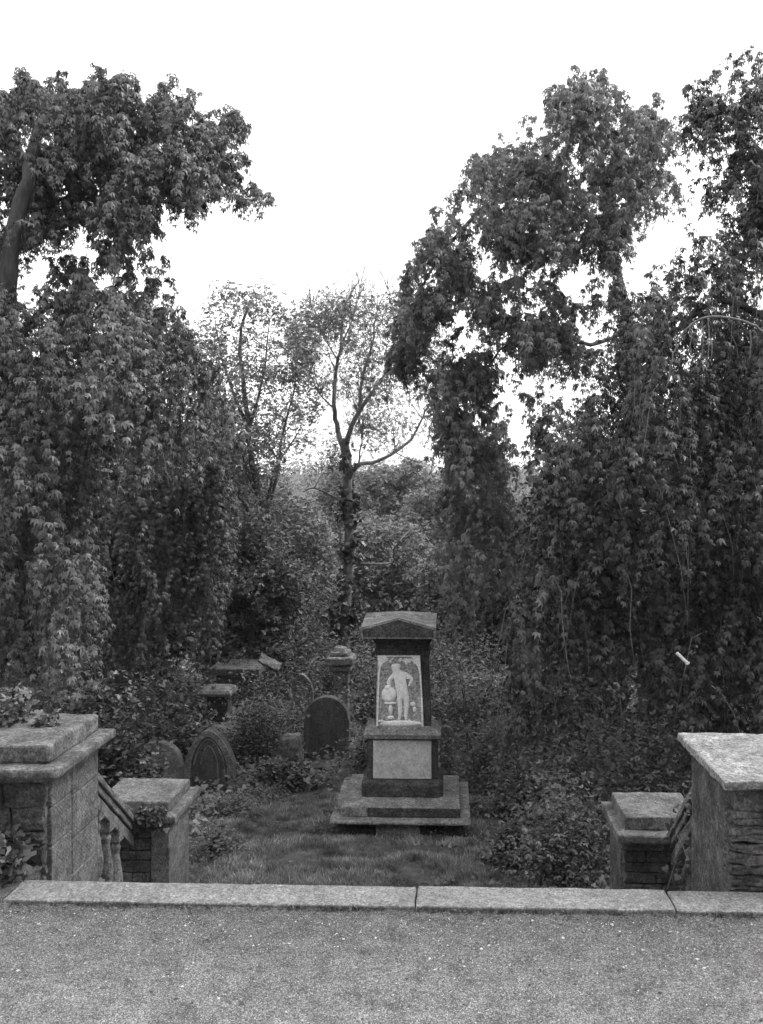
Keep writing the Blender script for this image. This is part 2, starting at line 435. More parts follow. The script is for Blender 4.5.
# verge behind/left of the kerb
g = MB(); g.block(-30, -1.745, 3.46, 3.95, -.4, .008, .003, .002, .3); tag(g.build('verge', M['gravel']), kind='structure')
g = MB(); g.block(1.9, 30, 3.62, 3.9, -.4, .012, .02, .004, .3); tag(g.build('verge', M['gravel']), kind='structure')
for i, (x0, x1) in enumerate([(-1.74, -.125), (-.117, .872), (.878, 3.2)]):
    g = MB(); g.block(x0, x1, 3.46, 3.64, -.3, .013 + (.003 if i == 1 else 0), .006, .003, .04, 9, seed=i)
    tag(g.build('kerb', M['kerb']), kind='structure')
g = MB()
for k in range(7):
    g.block(-1.70, 1.15, 3.65 + .2 * k, 3.87 + .2 * k, -.6 - .16 * k, -.16 * (k + 1) + .02, .012, .004, .2, seed=k)
tag(g.build('steps', M['step']), kind='structure')

# loose stones on the path
def loose_stones(n):
    V0 = np.array([(1, 0, 0), (-1, 0, 0), (0, 1, 0), (0, -1, 0), (0, 0, .7), (0, 0, -.7)], np.float32)
    T = np.array([(0, 2, 4), (2, 1, 4), (1, 3, 4), (3, 0, 4)], np.int32)
    y = 2.2 + 1.2 * rng.random(n) ** .8; x = (rng.random(n) * 2 - 1) * 1.9
    s = rng.lognormal(math.log(.0019), .42, n); s = np.minimum(s, .0075); a = rng.random(n) * 6.28
    c, si = np.cos(a), np.sin(a); V = V0[None] * (s[:, None, None] * rng.uniform(.6, 1.3, (n, 6, 1)))
    X = V[:, :, 0] * c[:, None] - V[:, :, 1] * si[:, None] + x[:, None]; Yy = V[:, :, 0] * si[:, None] + V[:, :, 1] * c[:, None] + y[:, None]
    W = np.stack([X, Yy, V[:, :, 2] + .0005 + 0 * X], 2).reshape(-1, 3)
    idx = (T[None] + (np.arange(n) * 6)[:, None, None]).reshape(-1).astype(np.int32)
    me = bpy.data.meshes.new('loose_gravel'); me.vertices.add(len(W)); me.vertices.foreach_set('co', W.astype(np.float32).ravel())
    me.loops.add(len(idx)); me.loops.foreach_set('vertex_index', idx); nf = len(idx) // 3
    me.polygons.add(nf); me.polygons.foreach_set('loop_start', np.arange(nf, dtype=np.int32) * 3); me.polygons.foreach_set('loop_total', np.full(nf, 3, np.int32))
    at = me.attributes.new('tone', 'FLOAT', 'POINT'); at.data.foreach_set('value', np.repeat(rng.random(n), 6).astype(np.float32))
    me.update(calc_edges=True); return me
m, nt, b = newmat('loose stones'); at = nd(nt, 'ShaderNodeAttribute', attribute_name='tone')
nt.links.new(ramp(nt, at.outputs['Fac'], [(0, .07), (.7, .22), (1, .5)]), b.inputs['Base Color']); b.inputs['Roughness'].default_value = .9
tag(link_mesh('loose_gravel', loose_stones(30000), m), 'fine loose gravel scattered over the path', 'gravel', kind='stuff')

def fallen():
    n = 230; Y = rng.uniform(2.3, 3.46, n); Y[:110] = 3.44 - np.abs(rng.normal(0, .05, 110)); X = rng.uniform(-1.9, 1.9, n)
    return leaves_mesh('fallen_leaves', 'oval', np.stack([X, Y, .004 + 0 * X], 1), rng.normal(0, 1, (n, 3)) * [1, 1, .15], rng.normal(0, .3, (n, 3)) + [0, 0, 1], rng.uniform(.008, .022, n))
tag(link_mesh('fallen_leaves', fallen(), M['leafb']), 'small dark fallen leaves and litter on the gravel', 'leaves', kind='stuff')
# ------------------------------------------------------------------ piers
def courses(mb, x0, x1, y0, y1, z0, z1, h, amp, zf, w=.2, bev=.008, cell=.035, seed=0):
    z = z0; k = 0; random.seed(40 + seed)
    while z < z1 - .01:
        hh = min(h * random.uniform(.75, 1.25), z1 - z)
        if z1 - z - hh < .03: hh = z1 - z
        x = x0; first = True
        while x < x1 - .01:
            ww = w * random.uniform(.6, 1.5)
            if first and k % 2: ww *= .5
            if x1 - x - ww < .07: ww = x1 - x
            d = random.uniform(0, .008)
            mb.block(x, x + ww - .004, y0 + d, y0 + .12, z, z + hh - .004, bev, amp, cell, 16, zf, seed=k + x)
            x += ww; first = False
        z += hh; k += 1
# left, near
t = thing('stone_pier', (-2.1, 4.07, 0), 'large stone pier with two-tier cap at the left, ivy at its foot', 'stone pier', 'four stone piers flanking the steps')
mb = MB(); mb.block(-2.45, -1.712, 3.90, 4.335, -1.3, .37, .01, .002, .2)
for k, (y0, y1) in enumerate([(3.82, 4.03), (4.034, 4.34)]):
    z = -1.3
    for h in ([.6, .5, .28, .17, .13] if k == 0 else [.55, .62, .16, .2, .15]):
        z1 = min(z + h, .372); mb.block(-1.84, -1.702, y0, y1, z, z1 - .003, .006, .0022, .05, 12, seed=k * 3 + z); z = z1
        if z > .36: break
courses(mb, -2.45, -1.716, 3.80, 3.9, -.5, .372, .095, .009, 1.4, seed=1)
mb.build('shaft', M['ashlar'], t)
mb = MB(); mb.block(-2.50, -1.68, 3.775, 4.36, .365, .40, .012, .003, .05); mb.block(-2.55, -1.636, 3.72, 4.40, .398, .441, .012, .004, .04, 11); mb.build('cap', M['top'], t)
mb = MB(); mb.block(-2.48, -1.706, 3.80, 4.356, .440, .523, .012, .005, .035, 12, seed=3); mb.build('slab', M['top'], t)
# dark rock-faced front as its own stone facing
mb = MB(); courses(mb, -2.44, -1.722, 3.785, 3.9, .0, .362, .085, .010, 1.5, seed=2); mb.build('front_facing', M['rough'], t)
# left, lower
t = thing('stone_pier', (-1.9, 5.62, -1.1), 'smaller stone pier at the foot of the left stair rail, ivy trailing over its cap', 'stone pier', 'four stone piers flanking the steps')
mb = MB(); mb.block(-2.12, -1.688, 5.50, 5.84, -1.4, -.40, .01, .003, .06); mb.block(-1.80, -1.686, 5.41, 5.505, -1.4, -.4, .006, .003, .06); mb.build('shaft', M['ashlar'], t)
mb = MB(); courses(mb, -2.11, -1.80, 5.40, 5.5, -1.4, -.4, .07, .006, 1.5, w=.14, seed=4); mb.build('front_facing', M['rough'], t)
mb = MB(); mb.block(-2.14, -1.665, 5.38, 5.86, -.42, -.385, .01, .003, .05); mb.block(-2.17, -1.63, 5.345, 5.90, -.387, -.335, .012, .005, .04, 11, seed=2); mb.build('cap', M['top'], t)
mb = MB(); mb.block(-2.13, -1.685, 5.40, 5.85, -.336, -.266, .012, .005, .04, 12, seed=6); mb.build('slab', M['top'], t)
# right, near
t = thing('stone_pier', (1.55, 4.0, 0), 'large stone pier at the right edge under one broad pale lichened slab', 'stone pier', 'four stone piers flanking the steps')
mb = MB(); mb.block(1.165, 1.93, 3.80, 4.34, -1.3, .415, .008, .008, .04, 13, 1.3, seed=5); mb.build('shaft', M['roughr'], t)
mb = MB(); courses(mb, 1.15, 1.94, 3.69, 3.81, -.5, .31, .042, .010, 3.5, w=.5, cell=.014, seed=6); mb.build('front_facing', M['roughr'], t)
mb = MB(); mb.block(1.17, 1.93, 3.70, 3.82, .31, .415, .008, .003, .05, seed=7); mb.build('frieze', M['roughr'], t)
mb = MB(); mb.block(1.107, 1.99, 3.64, 4.375, .414, .452, .006, .006, .03, 9, seed=9); mb.build('slab', M['topr'], t)
# right, lower
t = thing('stone_pier', (1.25, 5.47, -1.1), 'smaller stone pier at the foot of the right stair rail with a stepped bare cap', 'stone pier', 'four stone piers flanking the steps')
mb = MB(); mb.block(1.02, 1.46, 5.34, 5.68, -1.4, -.395, .008, .006, .04, 13, seed=11); mb.build('shaft', M['roughr'], t)
mb = MB(); courses(mb, 1.03, 1.45, 5.26, 5.35, -1.4, -.46, .06, .006, 2, w=.16, cell=.025, seed=12); mb.build('front_facing', M['rough'], t)
mb = MB(); mb.block(1.01, 1.47, 5.235, 5.69, -.46, -.395, .008, .004, .05); mb.block(.975, 1.50, 5.17, 5.74, -.396, -.345, .010, .004, .04, 11, seed=4); mb.build('cap', M['top'], t)
mb = MB(); mb.block(1.03, 1.46, 5.25, 5.69, -.346, -.268, .008, .004, .04, 12, seed=8); mb.build('slab', M['top'], t)

# stair rails with balusters
def sheared(mb, x0, x1, y0, z0, y1, z1, th, chunk=.03, amp=.003, seed=0):
    s2 = MB(); s2.block(x0, x1, y0, y1, 0, th, .008, amp, chunk, 13, seed=seed)
    sl = (z1 - z0) / (y1 - y0)
    mb.add([(v[0], v[1], v[2] + z0 + (v[1] - y0) * sl) for v in s2.v], s2.f)
def baluster(parent, x, y, ztop, h):
    prof = [(0, .030), (.06, .038), (.10, .024), (.16, .032), (.34, .041), (.5, .032), (.72, .019), (.8, .027), (.86, .020), (.93, .033), (1, .030)]
    mb = MB(); mb.tube([(x, y, ztop - h + h * a) for a, r in prof], [r for a, r in prof], 12)
    mb.block(x - .036, x + .036, y - .036, y + .036, ztop - h - .05, ztop - h + .02, .004, .001, .1)
    mb.block(x - .034, x + .034, y - .034, y + .034, ztop - .04, ztop + .035, .004, .001, .1)
    return mb.build('baluster', M['bal'], parent, smooth=False)
for side, (x, ya, za, yb, zb, lab, nm) in enumerate([
        (-1.93, 4.36, .42, 5.39, -.37, 'sloping stone stair balustrade running down beside the left piers', 6),
        (1.36, 4.38, .37, 5.24, -.37, 'broken mossy stair balustrade running down beside the right piers', 4)]):
    t = thing('balustrade', (x, 4.8, -.9), lab, 'balustrade', 'stair balustrades')
    mb = MB(); sheared(mb, x - .10, x + .06, ya, za - .045, yb, zb - .045, .045, seed=side); sheared(mb, x - .085, x + .045, ya, za - .09, yb, zb - .09, .044, seed=side + 3); mb.build('handrail', M['bal'], t)
    mb = MB(); sheared(mb, x - .07, x + .035, ya, za - .175, yb, zb - .175, .075, seed=side + 5); mb.build('lower_rail', M['bal'], t)
    mb = MB(); sheared(mb, x - .1, x + .07, ya, za - .95, yb, zb - .95, .3, seed=side + 7); mb.build('string', M['bal'], t)
    sl = (zb - za) / (yb - ya)
    for k in range(nm):
        y = ya + .075 + .15 * k if side == 0 else ya + .1 + .19 * k
        if y > yb - .06: break
        baluster(t, x, y, za - .17 + (y - ya) * sl, .40)

# ------------------------------------------------------------------ the monument
MX = -.383
t = thing('monument', (MX, 7.85, -1.24), 'tall gabled pedestal tomb with pale carved figure panel in the middle of the lawn', 'monument')
def cb(mb, w, y0, y1, z0, z1, **k): return mb.block(MX - w / 2, MX + w / 2, y0, y1, z0, z1, **k)
mb = MB(); cb(mb, 1.04, 7.42, 8.28, -1.5, -1.09, bev=.012, amp=.006, cell=.06); mb.build('foundation', M['soot'], t)
mb = MB(); mb.block(MX - .20, MX + .16, 7.38, 7.45, -1.4, -1.10, .01, .006, .05); mb.build('base_course', M['step'], t)
mb = MB(); cb(mb, 1.155, 7.30, 8.36, -1.092, -1.064, bev=.010, amp=.004, cell=.05); mb.build('lower_slab', M['step'], t)
mb = MB(); cb(mb, .985, 7.40, 8.27, -1.066, -.978, bev=.012, amp=.004, cell=.05, seed=2); mb.build('upper_slab', M['step'], t)
mb = MB(); mb.block(MX - .27, MX + .491, 7.394, 7.43, -1.058, -.986, .004, .002, .05, seed=3); mb.build('shade_facing', M['soot'], t)  # added dark facing: soot tone with the slab front's shade in it
# plinth with rounded corners
def rr_ring(w, y0, y1, r, z, n=5):
    out = []; x0, x1 = MX - w / 2, MX + w / 2
    for cx_, cy_, a0 in ((x1 - r, y0 + r, -90), (x1 - r, y1 - r, 0), (x0 + r, y1 - r, 90), (x0 + r, y0 + r, 180)):
        for i in range(n + 1):
            a = R(a0 + 90 * i / n); out.append((cx_ + r * math.cos(a), cy_ + r * math.sin(a), z))
    return out
def loft(mb, rings):
    b = len(mb.v); n = len(rings[0])
    for r in rings: mb.v += r
    for k in range(len(rings) - 1):
        for i in range(n): mb.f.append((b + k * n + i, b + k * n + (i + 1) % n, b + (k + 1) * n + (i + 1) % n, b + (k + 1) * n + i))
    mb.f.append(tuple(b + i for i in range(n))[::-1]); mb.f.append(tuple(b + (len(rings) - 1) * n + i for i in range(n)))
mb = MB(); loft(mb, [rr_ring(.69 + d, 7.64 - d / 2, 8.12 + d / 2, .06, z) for d, z in ((0, -.979), (.01, -.97), (.01, -.88), (0, -.865), (-.035, -.85), (-.05, -.842))]); mb.build('plinth', M['soot'], t)
mb = MB(); cb(mb, .605, 7.70, 8.06, -.845, -.500, bev=.010, amp=.003, cell=.05); o = mb.build('die', M['soot'], t)
mb = MB(); cb(mb, .50, 7.688, 7.72, -.838, -.508, bev=.006, amp=.0015, cell=.04); mb.build('panel', M['die'], o)
mb = MB(); loft(mb, [rr_ring(w_, ya, yb, .012, z) for w_, ya, yb, z in ((.61, 7.69, 8.07, -.503), (.66, 7.655, 8.10, -.485), (.665, 7.65, 8.10, -.452), (.60, 7.70, 8.07, -.425), (.50, 7.745, 8.03, -.405))]); mb.build('ledge', M['step'], t)
mb = MB()   # tapered shaft
mb.block(MX - .245, MX + .245, 7.775, 8.02, -.42, .212, .008, .002, .05, 12, taper=.09); o = mb.build('shaft', M['soot'], t)
mb = MB(); loft(mb, [rr_ring(w_, ya, yb, .01, z) for w_, ya, yb, z in ((.455, 7.775, 8.02, .200), (.475, 7.765, 8.03, .215), (.478, 7.762, 8.032, .262), (.46, 7.77, 8.02, .268), (.465, 7.768, 8.02, .30), (.50, 7.745, 8.04, .335), (.53, 7.72, 8.06, .372), (.53, 7.72, 8.06, .38))]); mb.build('neck', M['soot'], t)
def fpt(x, y, d=0):   # position on the carved panel
    p = P(360 + x * .1368, 600 + y * .1368, 7.77); return (p.x, 7.77 - d, p.z)
pan = []
pts = [(113, 945), (470, 945), (441, 402), (126, 402)]
poly = [(fpt(*q)[0], fpt(*q)[2]) for q in pts]
mb = MB(); mb.extrude_xz(poly, 7.764, 7.80, .003); pn = mb.build('relief_panel', M['relief'], t)
def strip(mb, line, wd, d, hh):
    """raised moulding following a line drawn on the panel"""
    q = [Vector(fpt(*p)) for p in line]; mb.tube([(v.x, 7.764 - d, v.z) for v in q], [wd] * len(q), 8)
mb = MB(); strip(mb, [(126, 935), (132, 700), (138, 530), (150, 480), (175, 445), (205, 425)], .008, .0, 0)
strip(mb, [(458, 935), (450, 700), (440, 530), (425, 480), (400, 450), (370, 430)], .008, .0, 0)
strip(mb, [(125, 410), (280, 410), (440, 410)], .006, .0, 0)
mb.add([fpt(*p, .012) for p in ((130, 405), (205, 405), (160, 470), (140, 540))] + [fpt(*p, -.005) for p in ((130, 405), (205, 405), (160, 470), (140, 540))], [(0, 1, 2, 3), (0, 4, 5, 1), (1, 5, 6, 2), (2, 6, 7, 3), (3, 7, 4, 0), (7, 6, 5, 4)])
mb.add([fpt(*p, .012) for p in ((370, 405), (438, 405), (444, 540), (415, 470))] + [fpt(*p, -.005) for p in ((370, 405), (438, 405), (444, 540), (415, 470))], [(0, 1, 2, 3), (0, 4, 5, 1), (1, 5, 6, 2), (2, 6, 7, 3), (3, 7, 4, 0), (7, 6, 5, 4)])
mb.build('arch_moulding', M['figure'], pn)
# carved figure, one skinned body in low relief
def skin_fig(name, nodes, edges, mat, parent, squash=.45, sub=2):
    me = bpy.data.meshes.new(name)
    org = wloc(parent)
    co = [Vector(fpt(x, y, .004)) for x, y, r in nodes]
    yb = 7.764
    me.from_pydata([Vector((c.x, (c.y - yb), c.z)) for c in co], edges, [])
    o = bpy.data.objects.new(name, me); COL.objects.link(o)
    md = o.modifiers.new('skin', 'SKIN'); md.use_smooth_shade = True
    for i, (x, y, r) in enumerate(nodes):
        rr = r * .1368 * 7.77 / 900; me.skin_vertices[0].data[i].radius = (rr, rr)
    me.skin_vertices[0].data[2].use_root = True
    o.modifiers.new('sub', 'SUBSURF').levels = sub
    dg = bpy.context.evaluated_depsgraph_get(); m2 = bpy.data.meshes.new_from_object(o.evaluated_get(dg))
    bpy.data.objects.remove(o)
    a = np.empty(len(m2.vertices) * 3, np.float32); m2.vertices.foreach_get('co', a); a = a.reshape(-1, 3)
    a[:, 1] = a[:, 1] * squash + yb; m2.vertices.foreach_set('co', a.ravel())
    m2.polygons.foreach_set('use_smooth', [True] * len(m2.polygons))
    m2.materials.clear()
    return link_mesh(name, m2, mat, parent)
nodes = [(262, 486, 40), (270, 522, 22), (288, 560, 50), (298, 620, 40), (308, 665, 46),   # head neck chest waist pelvis
         (240, 548, 22), (207, 600, 15), (218, 640, 11), (228, 655, 8),                     # arm on the urn
         (332, 545, 22), (385, 578, 14), (362, 618, 10), (352, 630, 8),                      # arm on the hip
         (290, 700, 24), (292, 780, 17), (292, 850, 12), (282, 878, 9),                      # leg
         (338, 700, 25), (342, 780, 18), (334, 850, 12), (340, 878, 9)]
nodes += [(261, 462, 34)]
edges = [(21, 0), (0, 1), (1, 2), (2, 3), (3, 4), (2, 5), (5, 6), (6, 7), (7, 8), (2, 9), (9, 10), (10, 11), (11, 12), (4, 13), (13, 14), (14, 15), (15, 16), (4, 17), (17, 18), (18, 19), (19, 20)]
skin_fig('carved_figure', nodes, edges, M['figure'], pn)
mb = MB()
def rdisc(cx_, cy_, rx, ry, d0, d1, n=20):
    p = [(cx_ + rx * math.cos(2 * math.pi * i / n), cy_ + ry * math.sin(2 * math.pi * i / n)) for i in range(n)]
    b = len(mb.v)
    for s_, d in ((1, d0), (1, d1 * .6), (.85, d1), (.5, d1 * 1.25)):
        mb.v += [fpt(cx_ + (x - cx_) * s_, cy_ + (y - cy_) * s_, d) for x, y in p]
    for k in range(3):
        for i in range(n): mb.f.append((b + k * n + i, b + k * n + (i + 1) % n, b + (k + 1) * n + (i + 1) % n, b + (k + 1) * n + i))
    mb.f.append(tuple(b + 3 * n + i for i in range(n)))
rdisc(212, 690, 54, 58, 0, .022); rdisc(222, 752, 46, 10, 0, .018); rdisc(224, 800, 16, 42, 0, .014); rdisc(224, 858, 26, 14, 0, .014)
rdisc(205, 640, 26, 20, 0, .02); rdisc(300, 900, 150, 22, 0, .010)
mb.build('draped_pedestal', M['figure'], pn, smooth=True)
mb = MB()
for k in range(26):
    a = random.uniform(150, 420); rdisc(a, random.uniform(418, 450) + abs(a - 285) * .12, random.uniform(6, 13), random.uniform(5, 9), 0, .008, 8)
for k in range(30): rdisc(random.uniform(140, 440), random.uniform(880, 935), random.uniform(6, 16), random.uniform(4, 9), 0, .008, 8)
rdisc(340, 455, 12, 18, 0, .012, 10); rdisc(385, 760, 22, 16, 0, .01, 10); rdisc(400, 800, 14, 22, 0, .01, 10)
mb.build('carved_foliage', M['figure'], pn, smooth=True)
# cap
x0, x1 = MX - .348, MX + .290; yf, yk = 7.60, 8.15
mb = MB()
mb.add([(x0, yf, .376), (x1, yf, .376), (x1, yf, .468), (MX - .03, yf, .553), (x0, yf, .468),
        (x0, yk, .376), (x1, yk, .376), (x1, yk, .522), (MX - .03, yk, .540), (x0, yk, .522), (MX - .03, 7.82, .556)],
       [(0, 1, 2, 3, 4), (6, 5, 9, 8, 7), (1, 6, 7, 2), (5, 0, 4, 9), (5, 6, 1, 0), (2, 7, 8, 10), (2, 10, 3), (4, 3, 10), (4, 10, 8, 9)])
cp = mb.build('cap', M['step'], t)
mb = MB(); mb.add([(x0 + .02, yf - .003, .388), (x1 - .02, yf - .003, .388), (x1 - .02, yf - .003, .452), (MX - .03, yf - .003, .534), (x0 + .02, yf - .003, .452),
         (x0 + .02, yf + .02, .388), (x1 - .02, yf + .02, .388), (x1 - .02, yf + .02, .452), (MX - .03, yf + .02, .534), (x0 + .02, yf + .02, .452)],
        [(0, 1, 2, 3, 4), (0, 5, 6, 1), (1, 6, 7, 2), (2, 7, 8, 3), (3, 8, 9, 4), (4, 9, 5, 0)]); mb.build('pediment', M['soot'], cp)

# ------------------------------------------------------------------ graves
def arch_outline(cx_, w, z0, zs, zt, kind='round', n=14):
    """outline: straight sides to zs, then a round or pointed head to zt"""
    pts = [(cx_ - w / 2, z0), (cx_ + w / 2, z0)]
    for i in range(n + 1):
        u = 1 - 2 * i / n
        if kind == 'round': z = zs + (zt - zs) * math.sqrt(max(0, 1 - u * u))
        else: z = zs + (zt - zs) * (1 - abs(u) ** 1.7) ** .78
        pts.append((cx_ + u * w / 2, z))
    return pts
def headstone(px, ytop, yspring, wpx, Y, kind, mat, label, inner=True, tilt=0, th=.10, group='headstones'):
    p = P(px, ytop, Y); s = Y / 900; w = wpx * s; zt = p.z; zs = P(px, yspring, Y).z; g0 = gnd(p.x, Y)
    t = thing('headstone', (p.x, Y, g0), label, 'headstone', group); mm = M['step']
    mb = MB(); mb.extrude_xz(arch_outline(p.x, w, g0 - .2, zs, zt, kind), Y, Y + th, .008); o = mb.build('slab', mat, t)
    if inner:
        d = .13 * w
        a = arch_outline(p.x, w, g0 - .1, zs, zt, kind); b2 = arch_outline(p.x, w - 2 * d, g0 - .1, zs, zt - d, kind)
        mb = MB(); n = len(a)
        vs = [(q[0], Y - .025, q[1]) for q in a] + [(q[0], Y - .025, q[1]) for q in b2] + [(q[0], Y + .004, q[1]) for q in a] + [(q[0], Y + .004, q[1]) for q in b2]
        fs = []
        for i in range(1, n - 1 + 1):
            j = (i + 1) % n
            fs += [(i, j, n + j, n + i), (i, 2 * n + i, 2 * n + j, j), (n + i, n + j, 3 * n + j, 3 * n + i)]
        mb.add(vs, fs); mb.build('moulding', mm, t)
        if wpx > 40:
            for q0, q1, dd, nm_ in ((.19, .23, .006, 'inner_moulding'), (.33, .36, .003, 'carved_arch')):
                mb = MB(); a = arch_outline(p.x, w * (1 - 2 * q0), zs - .25, zs, zt - q0 * w, kind)[1:] ; mb.tube([(v[0], Y - dd, v[1]) for v in a], [w * (q1 - q0) / 2] * len(a), 6); mb.build(nm_, M['step'], t)
    t.rotation_euler = (R(tilt * .5), R(tilt), 0)
    return t
headstone(210, 730, 764, 50, 9.4, 'gothic', M['head'], 'gothic headstone with a pointed moulded arch, beside the ivy-covered stone', tilt=-2, th=.12)
headstone(156, 742, 765, 50, 9.1, 'round', M['head2'], 'ivy-covered headstone behind the smaller left pier', inner=False, tilt=2)
headstone(326, 697, 722, 46, 11.6, 'round', M['head'], 'broad round-topped dark headstone with pale streaks, left of the monument', inner=False, tilt=1, th=.14)
headstone(301, 674, 690, 24, 13.6, 'gothic', M['head2'], 'small pointed headstone half sunk in ivy behind the round-topped one', inner=True)
headstone(179, 704, 712, 20, 12.0, 'round', M['head2'], 'small rounded headstone whose top just clears the bushes on the left', inner=True)
headstone(446, 727, 731, 12, 9.6, 'round', M['head'], 'narrow dark headstone right behind the monument', inner=False)
headstone(384, 704, 712, 20, 13.0, 'round', M['head'], 'low dark headstone in shadow between the urn pedestal and the monument', inner=False, tilt=3)

def px_box(mb, px0, px1, py0, py1, Y, depth, **k):
    a = P(px0, py1, Y); b = P(px1, py0, Y); mb.block(a.x, b.x, Y, Y + depth, a.z, b.z, **k)
# small pedestal monument with ruined urn
t = thing('pedestal_monument', tuple(P(339, 720, 13.4)[:2]) + (-2.0,), 'weathered stone pedestal with moulded cap and broken urn, behind the round-topped headstone', 'monument')
mb = MB(); px_box(mb, 333, 348, 672, 735, 13.4, .24, bev=.02, amp=.006, cell=.08); mb.build('shaft', M['head2'], t)
mb = MB(); px_box(mb, 329, 351, 666, 672, 13.35, .36, bev=.02, amp=.006, cell=.08); px_box(mb, 326, 353, 658, 666, 13.3, .44, bev=.03, amp=.012, cell=.06); px_box(mb, 330, 349, 652, 659, 13.37, .34, bev=.04, amp=.02, cell=.05); mb.build('cap', M['step'], t)
mb = MB(); c = P(340, 654, 13.5); mb.tube([(c.x, 13.52, c.z + h) for h in (-.03, 0, .05, .10, .12)], [.08, .12, .125, .09, .03], 12, .12); mb.build('urn', M['step'], t)
# chest tomb, domed pedestal tomb, leaning slabs
t = thing('chest_tomb', tuple(P(232, 700, 16.5)[:2]) + (-2.3,), 'long chest tomb with a flat pale lid under the trees on the left', 'tomb')
mb = MB(); px_box(mb, 216, 254, 676, 712, 16.6, .8, bev=.02, amp=.006, cell=.1); mb.build('chest', M['head2'], t)
mb = MB(); px_box(mb, 208, 259, 669, 676, 16.5, 1.0, bev=.02, amp=.008, cell=.08); mb.build('lid', M['top'], t)
t = thing('pedestal_tomb', tuple(P(218, 715, 14.5)[:2]) + (-2.1,), 'small dark pedestal tomb with a pale domed cap in front of the chest tomb', 'tomb')
mb = MB(); px_box(mb, 207, 228, 692, 722, 14.55, .3, bev=.02, amp=.005, cell=.08); mb.build('chest', M['soot'], t)
mb = MB(); c = P(218, 690, 14.7)
for_r = [(.27, -.05), (.275, -.01), (.24, .035), (.15, .07), (.03, .085)]
loft(mb, [[(c.x + r * q[0], 14.7 + r * q[1], c.z + h) for q in ((1, -1), (1, 1), (-1, 1), (-1, -1))] for r, h in for_r]); mb.build('cap', M['top'], t)
t = MB(); a = P(291, 744, 11.0); t.block(a.x - .17, a.x + .13, 10.85, 11.3, a.z - .3, a.z + .08, .02, .012, .05, taper=.3); tag(t.build('ledger_slab', M['top'], origin=(a.x, 11, a.z)), 'low pale fallen slab in the grass beside the round-topped headstone', 'grave slab')
t = MB(); a = P(270, 662, 15.5); t.block(-.2, .2, -.035, .035, -.12, .08, .02, .015, .05); o = t.build('fallen_slab', M['top'], origin=(0, 0, 0)); o.location = (a.x, 15.5, a.z); o.rotation_euler = (R(-50), R(30), R(15)); tag(o, 'pale slab leaning at an angle behind the chest tomb', 'grave slab')
# white marker stick among the leaves on the right
a = P(683, 659, 6.6); t = MB(); t.tube([a + Vector((-.045, 0, .045)), a, a + Vector((.03, 0, -.028))], [.012, .012, .013], 8); t.tube([a + Vector((.03, 0, -.028)), a + Vector((.035, 0, -.035))], [.017, .017], 8)
tag(t.build('white_stake', M['white'], origin=a), 'short white broken stake slanting among the leaves above the right piers', 'stake')

# far house
hp = P(318, 592, 75); t = thing('house', (hp.x, 75, gnd(0, 75)), 'pale house glimpsed through the far trees left of the ivy-clad trunk', 'house')
mb = MB(); z0 = gnd(0, 75) - 1; z1 = P(0, 592, 75).z; mb.block(hp.x - 2.2, hp.x + 1.6, 75, 82, z0, z1, .02, 0, 3); mb.build('wall', simple('render', .5, .65, 1, bump=.05), t)
mb = MB(); mb.add([(hp.x - 2.5, 74.7, z1), (hp.x + 1.9, 74.7, z1), (hp.x + 1.9, 82.3, z1), (hp.x - 2.5, 82.3, z1), (hp.x - 2.5, 78.5, z1 + 1.8), (hp.x + 1.9, 78.5, z1 + 1.8)], [(0, 1, 5, 4), (2, 3, 4, 5), (0, 4, 3), (1, 2, 5), (3, 2, 1, 0)]); mb.build('roof', M['roof'], t)
for k in (-1.4, .4):
    mb = MB(); mb.block(hp.x + k - .35, hp.x + k + .35, 74.94, 75.02, z1 - 2.0, z1 - .8, .02, 0, 1); mb.build('window', M['soot'], t)

# ------------------------------------------------------------------ vegetation
def crown(name, regions, holes, mat, parent, twr=.005, ext=1.3, **k):
    (p, tp, n, s, tn), TW = weeping(regions, holes, **k)
    o = link_mesh(name, leaves_mesh(name, k.get('kind', 'palm'), p, tp, n, s, tn, twigs_mb(TW, twr, ext)), mat, parent)
    o.data.materials.append(M['barkl']); return o, TW

# left weeping tree
t = thing('weeping_tree', tuple(P(-12, 700, 9.5)[:2]) + (gnd(0, 9.5),), 'large weeping tree with lobed leaves and a leaning bare trunk, at the left edge', 'tree')
mb = MB(); g0 = gnd(0, 9.5)
q = lambda x, y, Y=9.3: P(x, y, Y)
limb(mb, [Vector((q(-12, 0).x, 9.5, g0 - .3)), q(-12, 560, 9.2), q(-4, 420, 8.8), q(6, 310, 8.3), q(13, 240, 8.2), q(27, 180, 8.3), q(36, 140, 8.7), q(44, 115, 9.1)], .12, .04, 12)
limb(mb, [q(28, 180, 8.4), q(60, 150, 9.4), q(120, 125, 9.7), q(190, 130, 9.6), q(235, 165, 9.4)], .055, .015, 8)
limb(mb, [q(30, 180), q(5, 120, 9.6), q(-20, 90, 9.8)], .08, .03, 7)
limb(mb, [q(90, 135, 8.9), q(120, 190, 8.8), q(138, 225, 8.9), q(150, 240, 9)], .03, .008, 6)
limb(mb, [q(5, 350), q(60, 300, 8.6), q(120, 310, 8.4), q(170, 360, 8.3)], .035, .010, 7)
limb(mb, [q(0, 430), q(60, 420, 8.4), q(110, 460, 8.0)], .06, .015, 7)
mb.build('trunk', M['bark'], t, smooth=True)
